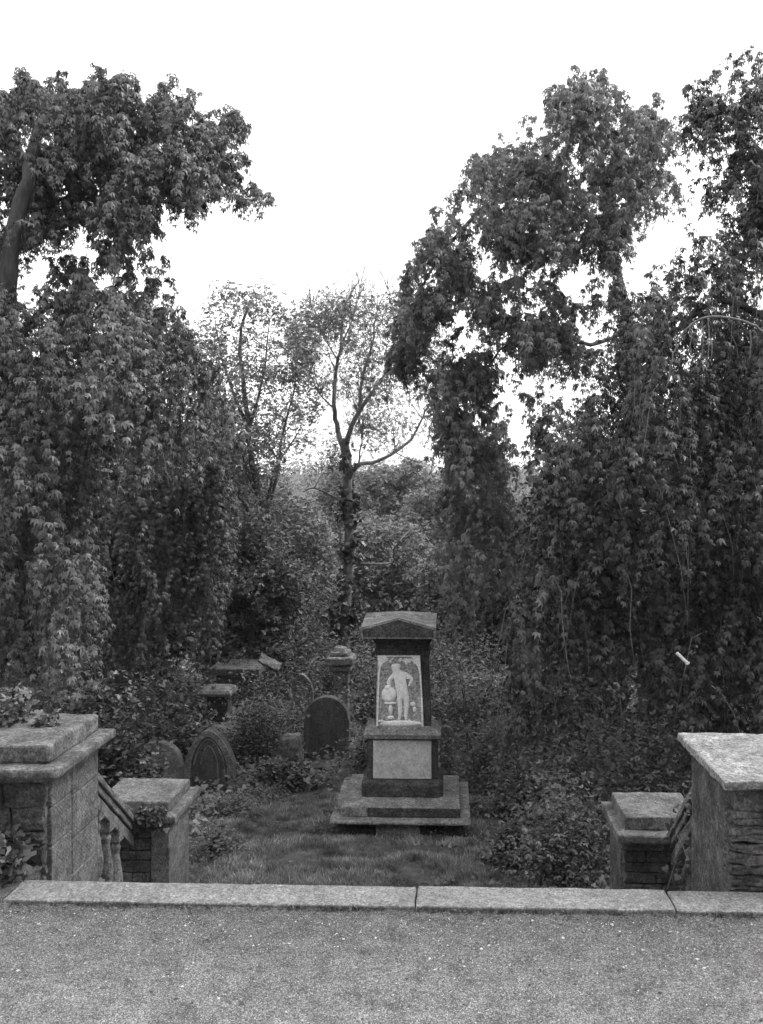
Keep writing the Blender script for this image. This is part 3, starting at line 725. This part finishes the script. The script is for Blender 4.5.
T1a = [(-80, 50), (0, 82), (14, 60), (30, 62), (34, 92), (55, 74), (90, 72), (128, 84), (160, 88), (200, 106), (232, 106), (244, 128), (236, 150), (250, 168), (268, 176), (270, 212), (258, 200), (236, 186), (216, 192), (204, 200), (196, 232), (185, 222), (175, 192), (158, 200), (150, 215), (120, 215), (60, 232), (-80, 300)]
T1c = [(50, 220), (150, 205), (166, 240), (174, 285), (168, 305), (50, 300)]
T1b = [(-90, 290), (60, 296), (110, 284), (165, 294), (188, 316), (192, 345), (210, 368), (228, 390), (226, 415), (205, 440), (190, 452), (150, 440), (112, 440), (104, 500), (112, 560), (100, 600), (96, 650), (84, 690), (60, 672), (30, 690), (-90, 740)]
T1e = [(100, 440), (190, 440), (235, 400), (242, 430), (232, 480), (226, 560), (215, 600), (190, 615), (165, 605), (150, 640), (120, 670), (90, 690), (100, 600)]
T1d = [(200, 500), (216, 520), (222, 560), (219, 630), (214, 652), (205, 652), (202, 600)]
h1 = [(86, 238, 22, 22, .93), (102, 272, 16, 12, .9), (140, 238, 12, 12, .6), (45, 262, 14, 24, .75), (16, 230, 24, 60, .6), (118, 432, 16, 12, .97), (150, 444, 12, 9, .97), (8, 620, 30, 50, .5)]
o, TW = crown('crown', [(T1a, 9.3, 1.2, 2500, .24), (T1c, 9.0, .9, 420, .22), (T1b, 8.7, 1.6, 3000, .5), (T1e, 12.6, 1.2, 2300, .5), (T1d, 12, .3, 110, .6)], h1, M['leafw'], t, leaf=.053, nper=19)

# right weeping tree
t = thing('weeping_tree', tuple(P(640, 700, 12)[:2]) + (gnd(0, 12),), 'tall weeping tree right of centre whose long drapes hang clear against the sky', 'tree')
mb = MB(); q = lambda x, y, Y=11: P(x, y, Y)
limb(mb, [Vector((q(655, 0, 12).x, 12.6, gnd(0, 12) - .3)), q(650, 560, 12.6), q(636, 420, 12.8), q(630, 330, 12.8), q(612, 250, 12.7), q(604, 180, 12.5), q(590, 130, 12)], .13, .03, 10)
limb(mb, [q(628, 330, 12.3), q(590, 345, 11.4), q(560, 333, 10.9), q(520, 345, 10.6), q(500, 350, 10.5), q(470, 400, 10.4)], .03, .008, 7)
limb(mb, [q(606, 230, 12.5), q(550, 195, 11.6), q(490, 205, 11.2), q(440, 255, 11), q(410, 310, 10.8)], .045, .01, 7)
mb.build('trunk', M['bark'], t, smooth=True)
T4 = [(571, 80), (590, 72), (611, 83), (641, 100), (668, 108), (674, 120), (670, 140), (661, 160), (674, 184), (661, 193), (646, 200), (631, 221), (637, 241), (621, 266), (631, 301), (616, 321), (600, 350), (581, 381), (556, 401), (546, 441), (536, 470), (500, 470), (470, 480), (447, 470), (450, 451), (440, 391), (435, 336), (427, 330), (420, 352), (408, 366), (392, 366), (388, 350), (397, 341), (405, 311), (400, 290), (400, 276), (410, 262), (420, 246), (435, 221), (452, 205), (468, 196), (470, 165), (472, 150), (490, 148), (525, 130), (546, 100)]
T4d = [(440, 470), (540, 470), (532, 540), (528, 600), (515, 620), (500, 560), (470, 600), (450, 610), (446, 540)]
h4 = [(498, 262, 28, 20, .9), (542, 268, 26, 18, .85), (587, 280, 28, 22, .88), (520, 300, 30, 14, .85), (602, 325, 26, 20, .97), (460, 325, 24, 34, .7), (515, 395, 26, 38, .88), (543, 372, 18, 18, .85), (574, 370, 20, 20, .85), (520, 445, 22, 20, .85), (482, 430, 12, 30, .8), (505, 350, 20, 16, .8), (560, 310, 14, 12, .8), (475, 290, 10, 12, .7), (500, 330, 12, 12, .7), (520, 480, 16, 14, .9), (650, 220, 14, 14, .9)]
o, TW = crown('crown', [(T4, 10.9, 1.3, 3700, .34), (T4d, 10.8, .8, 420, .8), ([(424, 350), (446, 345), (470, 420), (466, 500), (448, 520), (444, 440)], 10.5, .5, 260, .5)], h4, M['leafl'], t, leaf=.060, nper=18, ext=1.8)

# nearer dark tree at the right edge
t = thing('weeping_tree', tuple(P(775, 700, 8.8)[:2]) + (gnd(0, 8.8),), 'dark dense weeping tree filling the right edge above the large pale-topped pier', 'tree')
mb = MB(); q = lambda x, y, Y=8.3: P(x, y, Y)
limb(mb, [Vector((q(790, 0, 8.8).x, 8.8, gnd(0, 8.8) - .3)), q(788, 560), q(782, 400), q(780, 280), q(775, 190, 9), q(755, 150, 9.3), q(730, 120, 9.5)], .18, .03, 10)
limb(mb, [q(782, 330), q(720, 300, 7.8), q(660, 350, 7.9), q(610, 430, 7.9)], .035, .01, 7)
limb(mb, [q(784, 450), q(720, 440, 8.2), q(650, 500, 8.2), q(590, 560, 8.2)], .03, .01, 7)
mb.build('trunk', M['bark'], t, smooth=True)
T5 = [(763, 205), (705, 222), (690, 240), (664, 238), (654, 266), (655, 285), (622, 298), (610, 341), (590, 372), (576, 400), (556, 437), (541, 472), (532, 520), (520, 590), (508, 690), (530, 720), (600, 690), (680, 725), (860, 745), (880, 200)]
T6 = [(684, 95), (690, 66), (708, 62), (721, 58), (745, 64), (770, 50), (880, 40), (880, 230), (763, 230), (722, 206), (703, 192), (700, 152), (682, 140)]
h5 = [(652, 350, 5, 5, .8), (590, 200, 1, 1, 0), (695, 345, 10, 8, .9), (640, 312, 14, 10, .8), (760, 296, 14, 12, .9), (735, 200, 20, 14, .8), (700, 170, 12, 24, .8), (760, 130, 14, 14, .8), (720, 300, 14, 9, .8), (672, 352, 8, 8, .9)]
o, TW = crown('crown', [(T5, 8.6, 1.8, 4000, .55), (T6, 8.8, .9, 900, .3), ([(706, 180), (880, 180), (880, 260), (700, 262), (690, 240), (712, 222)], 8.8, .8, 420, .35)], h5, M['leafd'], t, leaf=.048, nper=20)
mb = MB()
limb(mb, [q(763, 332, 6.5), q(752, 324, 6.45), q(730, 318, 6.4), q(708, 317, 6.4), q(692, 324, 6.4), q(679, 338, 6.4), q(672, 360, 6.4), q(666, 388, 6.4)], .010, .004, 6, .007)
for x, y, l in ((708, 318, 46), (702, 320, 40), (690, 326, 25), (711, 340, 22), (750, 330, 30)):
    limb(mb, [q(x, y, 6.4), q(x + 1, y + l * .5, 6.4), q(x - 1, y + l, 6.42)], .005, .003, 5, .002)
mb.build('arching_branch', M['barkl'], t, smooth=True)

# light-leaved slender tree left of centre
def soft_crown(parent, regions, holes, mat, leaf, kind, name='crown', nper=8, sl=.25, up=.2, spread=1.0):
    POS = []; TIP = []; NOR = []; SZ = []; TN = []
    for poly, Y0, dY, n, nclump in regions:
        c = sample_poly(poly, nclump); cY = Y0 + rng.uniform(-dY, dY, nclump); k = rng.integers(0, nclump, n); sg = spread * 260 / Y0
        q_ = c[k] + rng.normal(0, sg, (n, 2)) * [1, .65]; qY = cY[k] + rng.normal(0, .5, n) * min(1, dY)
        ok = inpoly(q_[:, 0], q_[:, 1], poly)
        for hx, hy, ra, rb, pr in holes: ok &= ~((((q_[:, 0] - hx) / ra) ** 2 + ((q_[:, 1] - hy) / rb) ** 2 < 1) & (rng.random(n) < pr))
        q_ = q_[ok]; qY = qY[ok]; m_ = len(q_); ct = rng.random(nclump)[k][ok]
        p0 = PA(q_[:, 0], q_[:, 1], qY); d = unit(rng.normal(0, 1, (m_, 3)) + [0, 0, up])
        for j in range(nper):
            side = unit(rng.normal(0, 1, (m_, 3)))
            POS.append(p0 + d * (sl * rng.random(m_))[:, None] + side * sl * .35)
            TIP.append(side + d * .4 + [0, 0, -.25]); NOR.append(rng.normal(0, .5, (m_, 3)) + [0, -.2, 1]); SZ.append(leaf * rng.uniform(.6, 1.3, m_))
            TN.append(np.clip(ct * .4 + rng.random(m_) * .6, 0, 1))
    a = [np.concatenate(v) for v in (POS, TIP, NOR, SZ, TN)]
    return link_mesh(name, leaves_mesh(name, kind, *a), mat, parent)
def ell(px, py, rx, ry, n=18, jag=.14):
    return [(px + rx * math.cos(2 * math.pi * i / n) * random.uniform(1 - jag, 1 + jag), py + ry * math.sin(2 * math.pi * i / n) * random.uniform(1 - jag, 1 + jag)) for i in range(n)]

t = thing('slender_tree', tuple(P(250, 660, 18)[:2]) + (gnd(0, 18),), 'slender feathery tree with small pale leaves between the left weeping tree and the bare-limbed tree', 'tree')
mb = MB(); q = lambda x, y, Y=18: P(x, y, Y)
limb(mb, [Vector((q(246, 0).x, 18, gnd(0, 18) - .2)), q(248, 650), q(250, 615), q(258, 570), q(265, 520), q(255, 480), q(245, 400), q(240, 340), q(250, 300)], .13, .02, 9)
for l in ([(258, 570), (272, 500), (282, 440), (296, 380), (290, 330)], [(264, 520), (275, 470), (300, 430)], [(262, 540), (248, 510), (240, 500), (225, 470), (216, 420)], [(245, 420), (225, 370), (215, 320)], [(246, 440), (262, 380), (270, 320)], [(256, 490), (235, 440), (214, 400)]):
    limb(mb, [q(*a) for a in l], .045, .008, 6)
mb.build('trunk', M['bark'], t, smooth=True)
U1 = [(188, 345), (200, 308), (222, 292), (245, 286), (270, 292), (290, 315), (306, 350), (308, 390), (296, 430), (285, 470), (290, 520), (285, 570), (262, 590), (225, 590), (200, 540), (195, 450), (190, 380)]
soft_crown(t, [(U1, 18, 1.6, 2500, 260), ([(290, 312), (306, 296), (322, 310), (324, 380), (312, 440), (296, 460), (288, 400)], 18.5, 1, 420, 60), ([(186, 340), (206, 326), (230, 420), (236, 470), (210, 470), (190, 430)], 17.5, 1, 520, 50)], [(285, 400, 10, 20, .5)], M['leafs'], .065, 'pair', spread=.6)

# ivy-clad bare-limbed tree in the centre
t = thing('bare_limbed_tree', tuple(P(347, 640, 20)[:2]) + (gnd(0, 20),), 'sparse tall tree with forked bare limbs and ivy-clad trunk, central against the sky', 'tree')
mb = MB(); q = lambda x, y, Y=20: P(x, y, Y)
limb(mb, [Vector((q(344, 0).x, 20, gnd(0, 20) - .3)), q(345, 620), q(349, 560), q(348, 500), q(346, 455), q(343, 440)], .12, .105, 10)
LB = [([(345, 455), (338, 430), (334, 405), (336, 370), (341, 345), (343, 310), (352, 292)], .095, .015),
      ([(345, 455), (350, 430), (360, 410), (370, 395), (385, 375), (400, 350), (415, 335)], .095, .012),
      ([(360, 410), (362, 380), (372, 345), (377, 310), (388, 290)], .06, .01),
      ([(348, 480), (358, 465), (375, 462), (395, 452), (412, 438), (422, 418), (430, 404), (440, 395)], .075, .012),
      ([(334, 408), (320, 395), (310, 375), (303, 360)], .035, .008), ([(338, 360), (322, 335), (312, 310)], .03, .006),
      ([(341, 345), (352, 320), (358, 300), (360, 288)], .03, .006), ([(385, 375), (398, 345), (405, 320), (410, 300)], .03, .006),
      ([(358, 465), (362, 435), (358, 415)], .03, .008), ([(395, 452), (420, 462), (440, 450)], .02, .004),
      ([(347, 505), (330, 495), (314, 488), (303, 492)], .05, .012), ([(314, 488), (322, 470), (318, 450)], .02, .005),
      ([(349, 563), (372, 564), (393, 562), (394, 550), (400, 540), (408, 532)], .04, .012), ([(394, 552), (386, 535), (384, 528)], .015, .006),
      ([(400, 352), (420, 350), (436, 330)], .02, .004), ([(336, 372), (328, 350), (330, 330)], .02, .005), ([(422, 418), (410, 400), (412, 380)], .02, .004)]
for l, a, b_ in LB: limb(mb, [q(x, y, 20 + random.uniform(-.4, .4) * (i > 0)) for i, (x, y) in enumerate(l)], a * .72, b_ * .8, 7, .015)
random.seed(5)
for k in range(170):   # fine twigs
    l, a, b_ = random.choice(LB[:9]); i = random.randrange(1, len(l)); x, y = l[i]
    dx, dy = random.uniform(-20, 20), random.uniform(-48, -8)
    limb(mb, [q(x, y), q(x + dx * .4, y + dy * .5), q(x + dx, y + dy)], .010, .003, 4, .01)
mb.build('trunk', M['barkm'], t, smooth=True)
V1 = [(284, 345), (312, 305), (330, 290), (352, 286), (378, 296), (405, 290), (428, 310), (446, 345), (448, 390), (425, 430), (395, 450), (375, 455), (355, 450), (345, 400), (325, 400), (305, 370)]
soft_crown(t, [(V1, 20, 2.2, 1500, 260), (ell(322, 455, 20, 22), 20, 1, 110, 10), (ell(335, 310, 28, 18), 20, 1, 170, 12)], [(415, 410, 14, 14, .6)], M['leafa'], .085, 'ash', sl=.35, spread=.6)
iv = [(339, 450), (352, 450), (356, 470), (358, 520), (360, 600), (362, 640), (330, 640), (335, 580), (338, 520), (339, 480)]
soft_crown(t, [(iv, 19.9, .2, 150, 30)], [], M['ivy'], .11, 'ivy', name='ivy', sl=.2, spread=.4)

# trees of the wood behind
random.seed(11)
def wood_tree(px, ptop, wpx, Y, label, mat='leafb', leaf=.14, n=1500, kind='pair', base=None):
    leaf *= .72; n = int(n * 1.5)
    g0 = gnd(0, Y); p = P(px, ptop, Y); H = p.z - g0; s = Y / 900
    t = thing('tree', (p.x, Y, g0), label, 'tree', 'trees of the wood behind the graves')
    mb = MB(); limb(mb, [Vector((p.x, Y, g0 - .3)), Vector((p.x + .2, Y, g0 + H * .4)), Vector((p.x - .1, Y, g0 + H * .85))], .03 * H ** .9 + .02, .04, 8)
    for k in range(5):
        a = random.uniform(0, 6.28); h = random.uniform(.35, .7); rr = wpx * s * .38
        limb(mb, [Vector((p.x + .1, Y, g0 + H * h)), Vector((p.x + rr * .5 * math.cos(a), Y + rr * .5 * math.sin(a), g0 + H * (h + .12))), Vector((p.x + rr * math.cos(a), Y + rr * math.sin(a), g0 + H * (h + .2)))], .05, .015, 6)
    mb.build('trunk', M['bark'], t, smooth=True)
    pb = CY + (CAMZ - g0) / Y * 900
    hb = (pb - ptop) * (.93 if base is None else base)
    soft_crown(t, [(ell(px, ptop + hb / 2, wpx / 2, hb / 2), Y, min(wpx * s * .4, 4), n, max(24, n // 14))], [], M[mat], leaf, kind, sl=leaf * 2.2, spread=.9)
    return t
wood_tree(20, 380, 230, 14.5, 'dense dark tree closing the gap behind the leaning trunk at the left edge', 'leafd', .15, 2600)
wood_tree(120, 400, 190, 15.5, 'dense broad tree behind the drapes of the left weeping tree', 'leafd', .14, 2600)
wood_tree(205, 430, 140, 22, 'rounded dark tree behind the slender feathery one', 'leafb', .15, 2200)
wood_tree(285, 490, 110, 27, 'pale-leaved bushy tree left of the ivy-clad trunk', 'leafs', .15, 2400)
wood_tree(322, 548, 90, 34, 'light rounded tree low behind the left side of the ivy-clad trunk', 'far', .18, 1600)
wood_tree(385, 512, 110, 30, 'pale rounded tree directly above the monument', 'leafs', .16, 2600)
wood_tree(405, 462, 110, 44, 'broad mid-grey tree on the skyline right of the ivy-clad trunk', 'leafs', .22, 3200)
wood_tree(350, 470, 100, 50, 'distant skyline tree behind the ivy-clad trunk', 'leafs', .24, 2600)
wood_tree(440, 478, 90, 38, 'distant tree on the skyline left of the long drapes', 'leafs', .20, 2400)
wood_tree(465, 540, 110, 22, 'small-leaved tree right above the monument cap', 'leafs', .13, 2600)
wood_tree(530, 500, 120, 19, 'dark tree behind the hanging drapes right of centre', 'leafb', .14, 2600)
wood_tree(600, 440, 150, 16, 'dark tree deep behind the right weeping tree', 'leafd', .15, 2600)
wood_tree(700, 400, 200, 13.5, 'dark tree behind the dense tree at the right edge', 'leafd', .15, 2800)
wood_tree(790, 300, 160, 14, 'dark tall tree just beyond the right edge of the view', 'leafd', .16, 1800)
wood_tree(-50, 340, 160, 13, 'dark tall tree just beyond the left edge of the view', 'leafd', .16, 1600)
wood_tree(250, 520, 120, 19, 'thin-stemmed bushy tree behind the chest tomb', 'leafb', .12, 2400)

# far woods on the valley side: one mass
def far_woods():
    n = 26000
    Y = rng.uniform(60, 420, n) ; X = (rng.random(n) * 2 - 1) * (Y * .75 + 20)
    cl = rng.integers(0, 1500, n); cc = np.stack([(rng.random(1500) * 2 - 1), rng.uniform(60, 420, 1500)], 1)
    cX = cc[:, 0] * (cc[:, 1] * .75 + 20); r = rng.uniform(2.5, 6, 1500)
    d = unit(rng.normal(0, 1, (n, 3))); d[:, 2] = np.abs(d[:, 2])
    x = cX[cl] + d[:, 0] * r[cl]; y = cc[cl, 1] + d[:, 1] * r[cl]; z = gz(x, y) + d[:, 2] * r[cl] * 1.25 + .5
    # keep the far woods just under the skyline the photo shows
    pos = np.stack([x, y, z], 1)
    POS = np.repeat(pos, 4, 0) + rng.normal(0, .7, (n * 4, 3)); 
    return leaves_mesh('far_woods', 'pair', POS, rng.normal(0, 1, (n * 4, 3)), rng.normal(0, .4, (n * 4, 3)) + [0, -.5, 1], rng.uniform(.5, 1.2, n * 4))
tag(link_mesh('far_woods', far_woods(), M['far']), 'wooded hillside on the horizon beyond the valley', 'woods', kind='stuff')

# unseen trees added behind the viewer to shade faces turned to the camera
for i, (x, y, h, r, lab) in enumerate([(-9, -9.5, 10.5, 5, 'broad tree added for shade, unseen behind the viewer on the left'), (0, -11, 12, 5.5, 'tallest tree added for shade, unseen straight behind the viewer'), (9, -10, 11, 5, 'broad tree added for shade, unseen behind the viewer on the right')]):
    t = thing('tree', (x, y, 0), lab, 'tree', 'added shade trees behind the viewer')
    mb = MB(); limb(mb, [Vector((x, y, -.3)), Vector((x + .2, y, h * .4)), Vector((x, y, h * .8))], .3, .08, 8); mb.build('trunk', M['bark'], t, smooth=True)
    n = 15000; d = unit(rng.normal(0, 1, (n, 3))); p = d * (rng.uniform(.5, 1, n) ** .5)[:, None] * [r, r * .7, h * .5] + [x, y, h * .52]
    link_mesh('crown', leaves_mesh('crown', 'pair', p, d + [0, 0, -.5], d + rng.normal(0, .5, (n, 3)) + [0, 0, .8], rng.uniform(.2, .45, n)), M['leafb'], t)

# shrubs and undergrowth
def shrub(px, Y, wpx, ptop, label, mat='leafb', leaf=.06, n=420, kind='pair', name='shrub', dY=None, group='shrubs round the lawn', zbase=None):
    leaf *= .66; n = int(n * 2.1)
    s = Y / 900; p = P(px, ptop, Y); g0 = gnd(0, Y) if zbase is None else zbase; H = max(.15, p.z - g0); rx = wpx * s / 2; ry = rx * .8 if dY is None else dY
    t = thing(name, (p.x, Y, g0), label, 'shrub' if name != 'ivy' else 'ivy', group)
    mb = MB()
    for k in range(9):
        a = random.uniform(0, 6.28); f = random.uniform(.3, .85)
        limb(mb, [Vector((p.x + .1 * rx * math.cos(a), Y, g0 - .05)), Vector((p.x + rx * f * .5 * math.cos(a), Y + ry * f * .5 * math.sin(a), g0 + H * .5)), Vector((p.x + rx * f * math.cos(a), Y + ry * f * math.sin(a), g0 + H * random.uniform(.6, .95)))], .010, .003, 4, .01)
    mb.build('stems', M['bark'], t)
    nc = max(10, n // 16); d = unit(rng.normal(0, 1, (nc, 3))); d[:, 2] = np.abs(d[:, 2]); rr = rng.uniform(.45, 1.0, nc) * (1 + .32 * rng.normal(0, 1, nc))
    c = d * rr[:, None] * [rx, ry, H] + [p.x, Y, g0]; k = rng.integers(0, nc, n * 6)
    out = unit(d[k] + rng.normal(0, .5, (n * 6, 3)))
    pos = c[k] + rng.normal(0, 1, (n * 6, 3)) * [min(.14, rx * .3), min(.14, rx * .3), min(.1, H * .2)]; pos[:, 2] = np.maximum(pos[:, 2], g0 - .02)
    tn = np.clip(rng.random(nc)[k] * .5 + rng.random(n * 6) * .5, 0, 1)
    link_mesh('foliage', leaves_mesh('foliage', kind, pos, out + [0, 0, -.4], out * .5 + rng.normal(0, .4, (n * 6, 3)) + [0, 0, .9], leaf * rng.uniform(.5, 1.25, n * 6), tn), M[mat], t)
    return t
random.seed(3)
SH = [
 (520, 6.7, 50, 830, 'low pale-flecked bramble at the right end of the lawn, nearest the kerb', 'leafb', .05, 420),
 (572, 6.3, 84, 790, 'leafy shrub crowding the left side of the smaller right pier', 'leafb', .045, 620),
 (528, 8.2, 80, 745, 'rounded shrub to the right of the monument steps', 'leafb', .05, 560),
 (590, 7.6, 110, 722, 'tangled bramble bush above the smaller right pier', 'leafbl', .055, 640),
 (655, 6.9, 110, 716, 'leafy bramble behind the right stair balustrade', 'leafb', .06, 560),
 (480, 9.6, 80, 725, 'fine-leaved bush behind the right corner of the monument', 'leafb', .045, 620),
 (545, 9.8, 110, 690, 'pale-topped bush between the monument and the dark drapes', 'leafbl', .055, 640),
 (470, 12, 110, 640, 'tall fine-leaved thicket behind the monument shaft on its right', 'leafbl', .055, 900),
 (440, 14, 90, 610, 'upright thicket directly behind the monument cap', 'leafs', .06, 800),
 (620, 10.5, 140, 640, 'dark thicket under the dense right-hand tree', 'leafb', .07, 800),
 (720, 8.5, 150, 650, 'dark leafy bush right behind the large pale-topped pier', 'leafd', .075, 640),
 (395, 10.8, 90, 705, 'low ivy mound between the round-topped headstone and the monument', 'ivy', .06, 480),
 (283, 9.6, 60, 766, 'small ivy tussock in the grass right of the gothic headstone', 'ivy', .05, 300),
 (254, 11.2, 64, 706, 'dark evergreen bush between the gothic and the round-topped headstones', 'leafd', .05, 640),
 (300, 12.6, 100, 700, 'bramble mound in front of the small pointed headstone', 'leafb', .05, 520),
 (165, 10.2, 110, 712, 'ivy thicket over the ivy-covered headstone', 'ivy', .07, 700),
 (100, 7.6, 80, 716, 'glossy ivy bush between the two left piers', 'ivy', .065, 640),
 (110, 11.5, 120, 680, 'broad shrub bank rising behind the left piers', 'leafb', .06, 900),
 (60, 7.5, 150, 690, 'leafy bush directly behind the large left pier', 'leafb', .07, 620),
 (172, 15, 80, 684, 'bramble bank in front of the dark hollow under the trees', 'leafb', .06, 640),
 (290, 17, 110, 655, 'bramble mound right of the chest tomb', 'leafb', .07, 700),
 (345, 17, 90, 640, 'feathery bush behind the broken-urn pedestal', 'leafs', .07, 700),
 (380, 15, 70, 665, 'bush between the broken-urn pedestal and the monument shaft', 'leafb', .06, 500),
 (264, 13.2, 44, 692, 'small pale bush beside the domed pedestal tomb', 'leafs', .05, 380),
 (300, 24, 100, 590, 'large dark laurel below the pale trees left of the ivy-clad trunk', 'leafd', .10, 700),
 (225, 8.4, 60, 797, 'pale weed clump at the foot of the gothic headstone', 'leafbl', .035, 240),
 (268, 8.9, 50, 790, 'low fern clump in the grass between the gothic headstone and monument', 'leafb', .035, 220),
 (345, 7.55, 46, 836, 'dark weeds at the left front corner of the monument base', 'leafb', .03, 170),
 (440, 7.45, 44, 838, 'dark weeds at the right front corner of the monument base', 'leafb', .03, 170),
 (210, 6.8, 46, 822, 'dark weed clump beside the smaller left pier', 'leafb', .035, 190),
]
for px, Y, wpx, ptop, lab, mt, lf, n in SH:
    shrub(px, Y, wpx, ptop, lab, mt, lf, n, 'ivy' if mt == 'ivy' else ('palm' if lf >= .07 and mt == 'leafd' else 'pair'))

# ground cover beyond the lawn and grass on it
def cover():
    n = 80000; Y = 5.3 + 28 * rng.random(n) ** 1.5; X = (rng.random(n) * 2 - 1) * (Y * .55 + .5)
    px = 447 + X / Y * 900
    lawn = (Y < 9.2) & (X > -2.0) & (X < .85 - (Y - 6) * .12) & (Y > 4)
    lawn2 = (Y < 10.5) & (X > -2.0) & (X < -.2)
    k = ~((lawn & (rng.random(n) < .78)) | lawn2 & (rng.random(n) < .75)); onl = lawn[k]; Y = Y[k]; X = X[k]; n = len(Y)
    z = gz(X, Y) + rng.random(n) ** 2 * np.where(onl, .06, .18)
    return leaves_mesh('undergrowth', 'ivy', np.stack([X, Y, z], 1), rng.normal(0, 1, (n, 3)) * [1, 1, .4], rng.normal(0, .4, (n, 3)) + [0, -.2, 1], .042 * np.where(onl, .5, 1) * rng.uniform(.6, 1.6, n) * np.maximum(1, Y / 12))
tag(link_mesh('undergrowth', cover(), M['leafb']), 'low ivy and weeds covering the ground under the trees', 'undergrowth', kind='stuff')
def grass():
    n = 230000; Y = 5.5 + 5 * rng.random(n) ** .85; X = -2.3 + 3.4 * rng.random(n)
    tuft = np.array([mnoise.noise(Vector((x * 2.3, y * 2.3, 0))) for x, y in zip(X, Y)])
    m = 3000; X[:m] = MX + rng.uniform(-.62, .62, m); Y[:m] = 7.34 - np.abs(rng.normal(0, .05, m)); tuft[:m] = .35 * rng.random(m)
    z = gz(X, Y) - .01; L = (.046 + .055 * tuft) * rng.uniform(.5, 1.4, n)
    t2 = np.array([mnoise.noise(Vector((x * 6, y * 6, 5))) for x, y in zip(X, Y)]); tn = np.clip(.45 + tuft * .6 + t2 * .7 + rng.normal(0, .2, n), 0, 1)
    d = np.stack([rng.normal(0, .55, n), rng.normal(0, .55, n), np.ones(n)], 1)
    return leaves_mesh('grass', 'blade', np.stack([X, Y, z], 1), d, rng.normal(0, 1, (n, 3)) + [0, -1, .2], np.maximum(.012, L) , tn)
LEAF['blade'] = lobes([-14, 9, 26], [1.0, .85, .7], .07, .25)
tag(link_mesh('grass', grass(), M['grass']), 'short rough grass of the lawn round the monument', 'grass', kind='stuff')
def tufts():
    n = 1500; c = rng.random(70) * 3.6 - 1.7; k = rng.integers(0, 70, n); X = c[k] + rng.normal(0, .03, n); Y = 3.455 - np.abs(rng.normal(0, .010, n))
    d = np.stack([rng.normal(0, .7, n), rng.normal(-.3, .5, n), np.ones(n)], 1)
    return leaves_mesh('kerb_weeds', 'blade', np.stack([X, Y, 0 * X], 1), d, rng.normal(0, 1, (n, 3)), rng.uniform(.008, .024, n))
tag(link_mesh('kerb_weeds', tufts(), M['leafb']), 'tiny moss and grass tufts along the front of the kerb', 'weeds', kind='stuff')

# ivy on the stonework
def ivy_on(fn, n, label, leaf, mat='ivy', loc=(0, 0, 0), kind='ivy', nor=(0, -.5, .8)):
    p = fn(n); out = rng.normal(0, .6, (n, 3)) + [0, -.3, -.4]
    t = thing('ivy', loc, label, 'ivy', 'ivy on the stonework')
    link_mesh('foliage', leaves_mesh('foliage', kind, p, out, rng.normal(0, .35, (n, 3)) + np.array(nor), leaf * rng.uniform(.5, 1.25, n)), M[mat], t)
    mb = MB()
    for k in range(10):
        a = p[rng.integers(0, n)]; b_ = p[rng.integers(0, n)]
        mb.tube([a, (a + b_) / 2 + [0, 0, .01], b_], [.003, .003, .002], 4)
    mb.build('stems', M['barkl'], t)
def f1(n):
    c = rng.integers(0, 22, n); cx_ = rng.uniform(-2.05, -1.76, 22); cz = rng.uniform(0.0, .26, 22) * (1 - (cx_ + 2.05) / .45)
    return np.stack([cx_[c] + rng.normal(0, .03, n), 3.66 + rng.normal(0, .05, n), np.abs(cz[c] + rng.normal(0, .035, n)) + .01], 1)
ivy_on(f1, 620, 'dark ivy clump growing on the gravel against the foot of the large left pier', .045, loc=(-1.95, 3.66, 0))
def f2(n):
    c = rng.integers(0, 18, n); cx_ = rng.uniform(-2.25, -1.86, 18); cy_ = 4.22 + rng.uniform(-.12, .12, 18)
    z = .53 + rng.random(n) * .13 * np.clip((-1.75 - cx_[c]) / .3, .1, 1)
    return np.stack([cx_[c] + rng.normal(0, .035, n), cy_[c] + rng.normal(0, .03, n), z], 1)
ivy_on(f2, 900, 'leafy creeper lying on top of the large left pier', .03, 'leafb', (-2.0, 4.2, .52), nor=(0, -.2, 1))
def f3(n):
    x = rng.uniform(-2.10, -1.68, n); f = rng.random(n); return np.stack([x + .0 * f, 5.345 - .02 * rng.random(n), -.28 - .17 * f * rng.random(n)], 1)
ivy_on(f3, 260, 'ivy fringe hanging over the cap of the smaller left pier', .03, loc=(-1.9, 5.34, -.35), nor=(0, -1, .4))
def f4(n):
    f = rng.random(n); y = 4.40 + .8 * f; return np.stack([1.27 + rng.normal(0, .04, n), y, .36 - .86 * f - rng.random(n) * .4], 1)
ivy_on(f4, 130, 'dead creeper and ivy tangled over the right balustrade', .035, loc=(1.2, 4.8, -.3), nor=(-.8, -.4, .3))

# air: faint damp haze over the valley
mb = MB(); x0, x1, y0, y1, z0, z1 = -1190, 1190, -39, 1490, -14, 60
mb.add([(x, y, z) for z in (z0, z1) for y in (y0, y1) for x in (x0, x1)], [(0, 1, 3, 2), (4, 5, 7, 6), (0, 1, 5, 4), (2, 3, 7, 6), (0, 2, 6, 4), (1, 3, 7, 5)])
m = bpy.data.materials.new('haze'); m.use_nodes = True; nt = m.node_tree
nt.nodes.remove(nt.nodes['Principled BSDF']); v = nt.nodes.new('ShaderNodeVolumePrincipled'); v.inputs['Color'].default_value = (.9, .9, .9, 1); v.inputs['Density'].default_value = .0004
nt.links.new(v.outputs[0], nt.nodes['Material Output'].inputs['Volume'])
tag(mb.build('haze', m), 'faint haze over the valley', 'haze', kind='stuff')
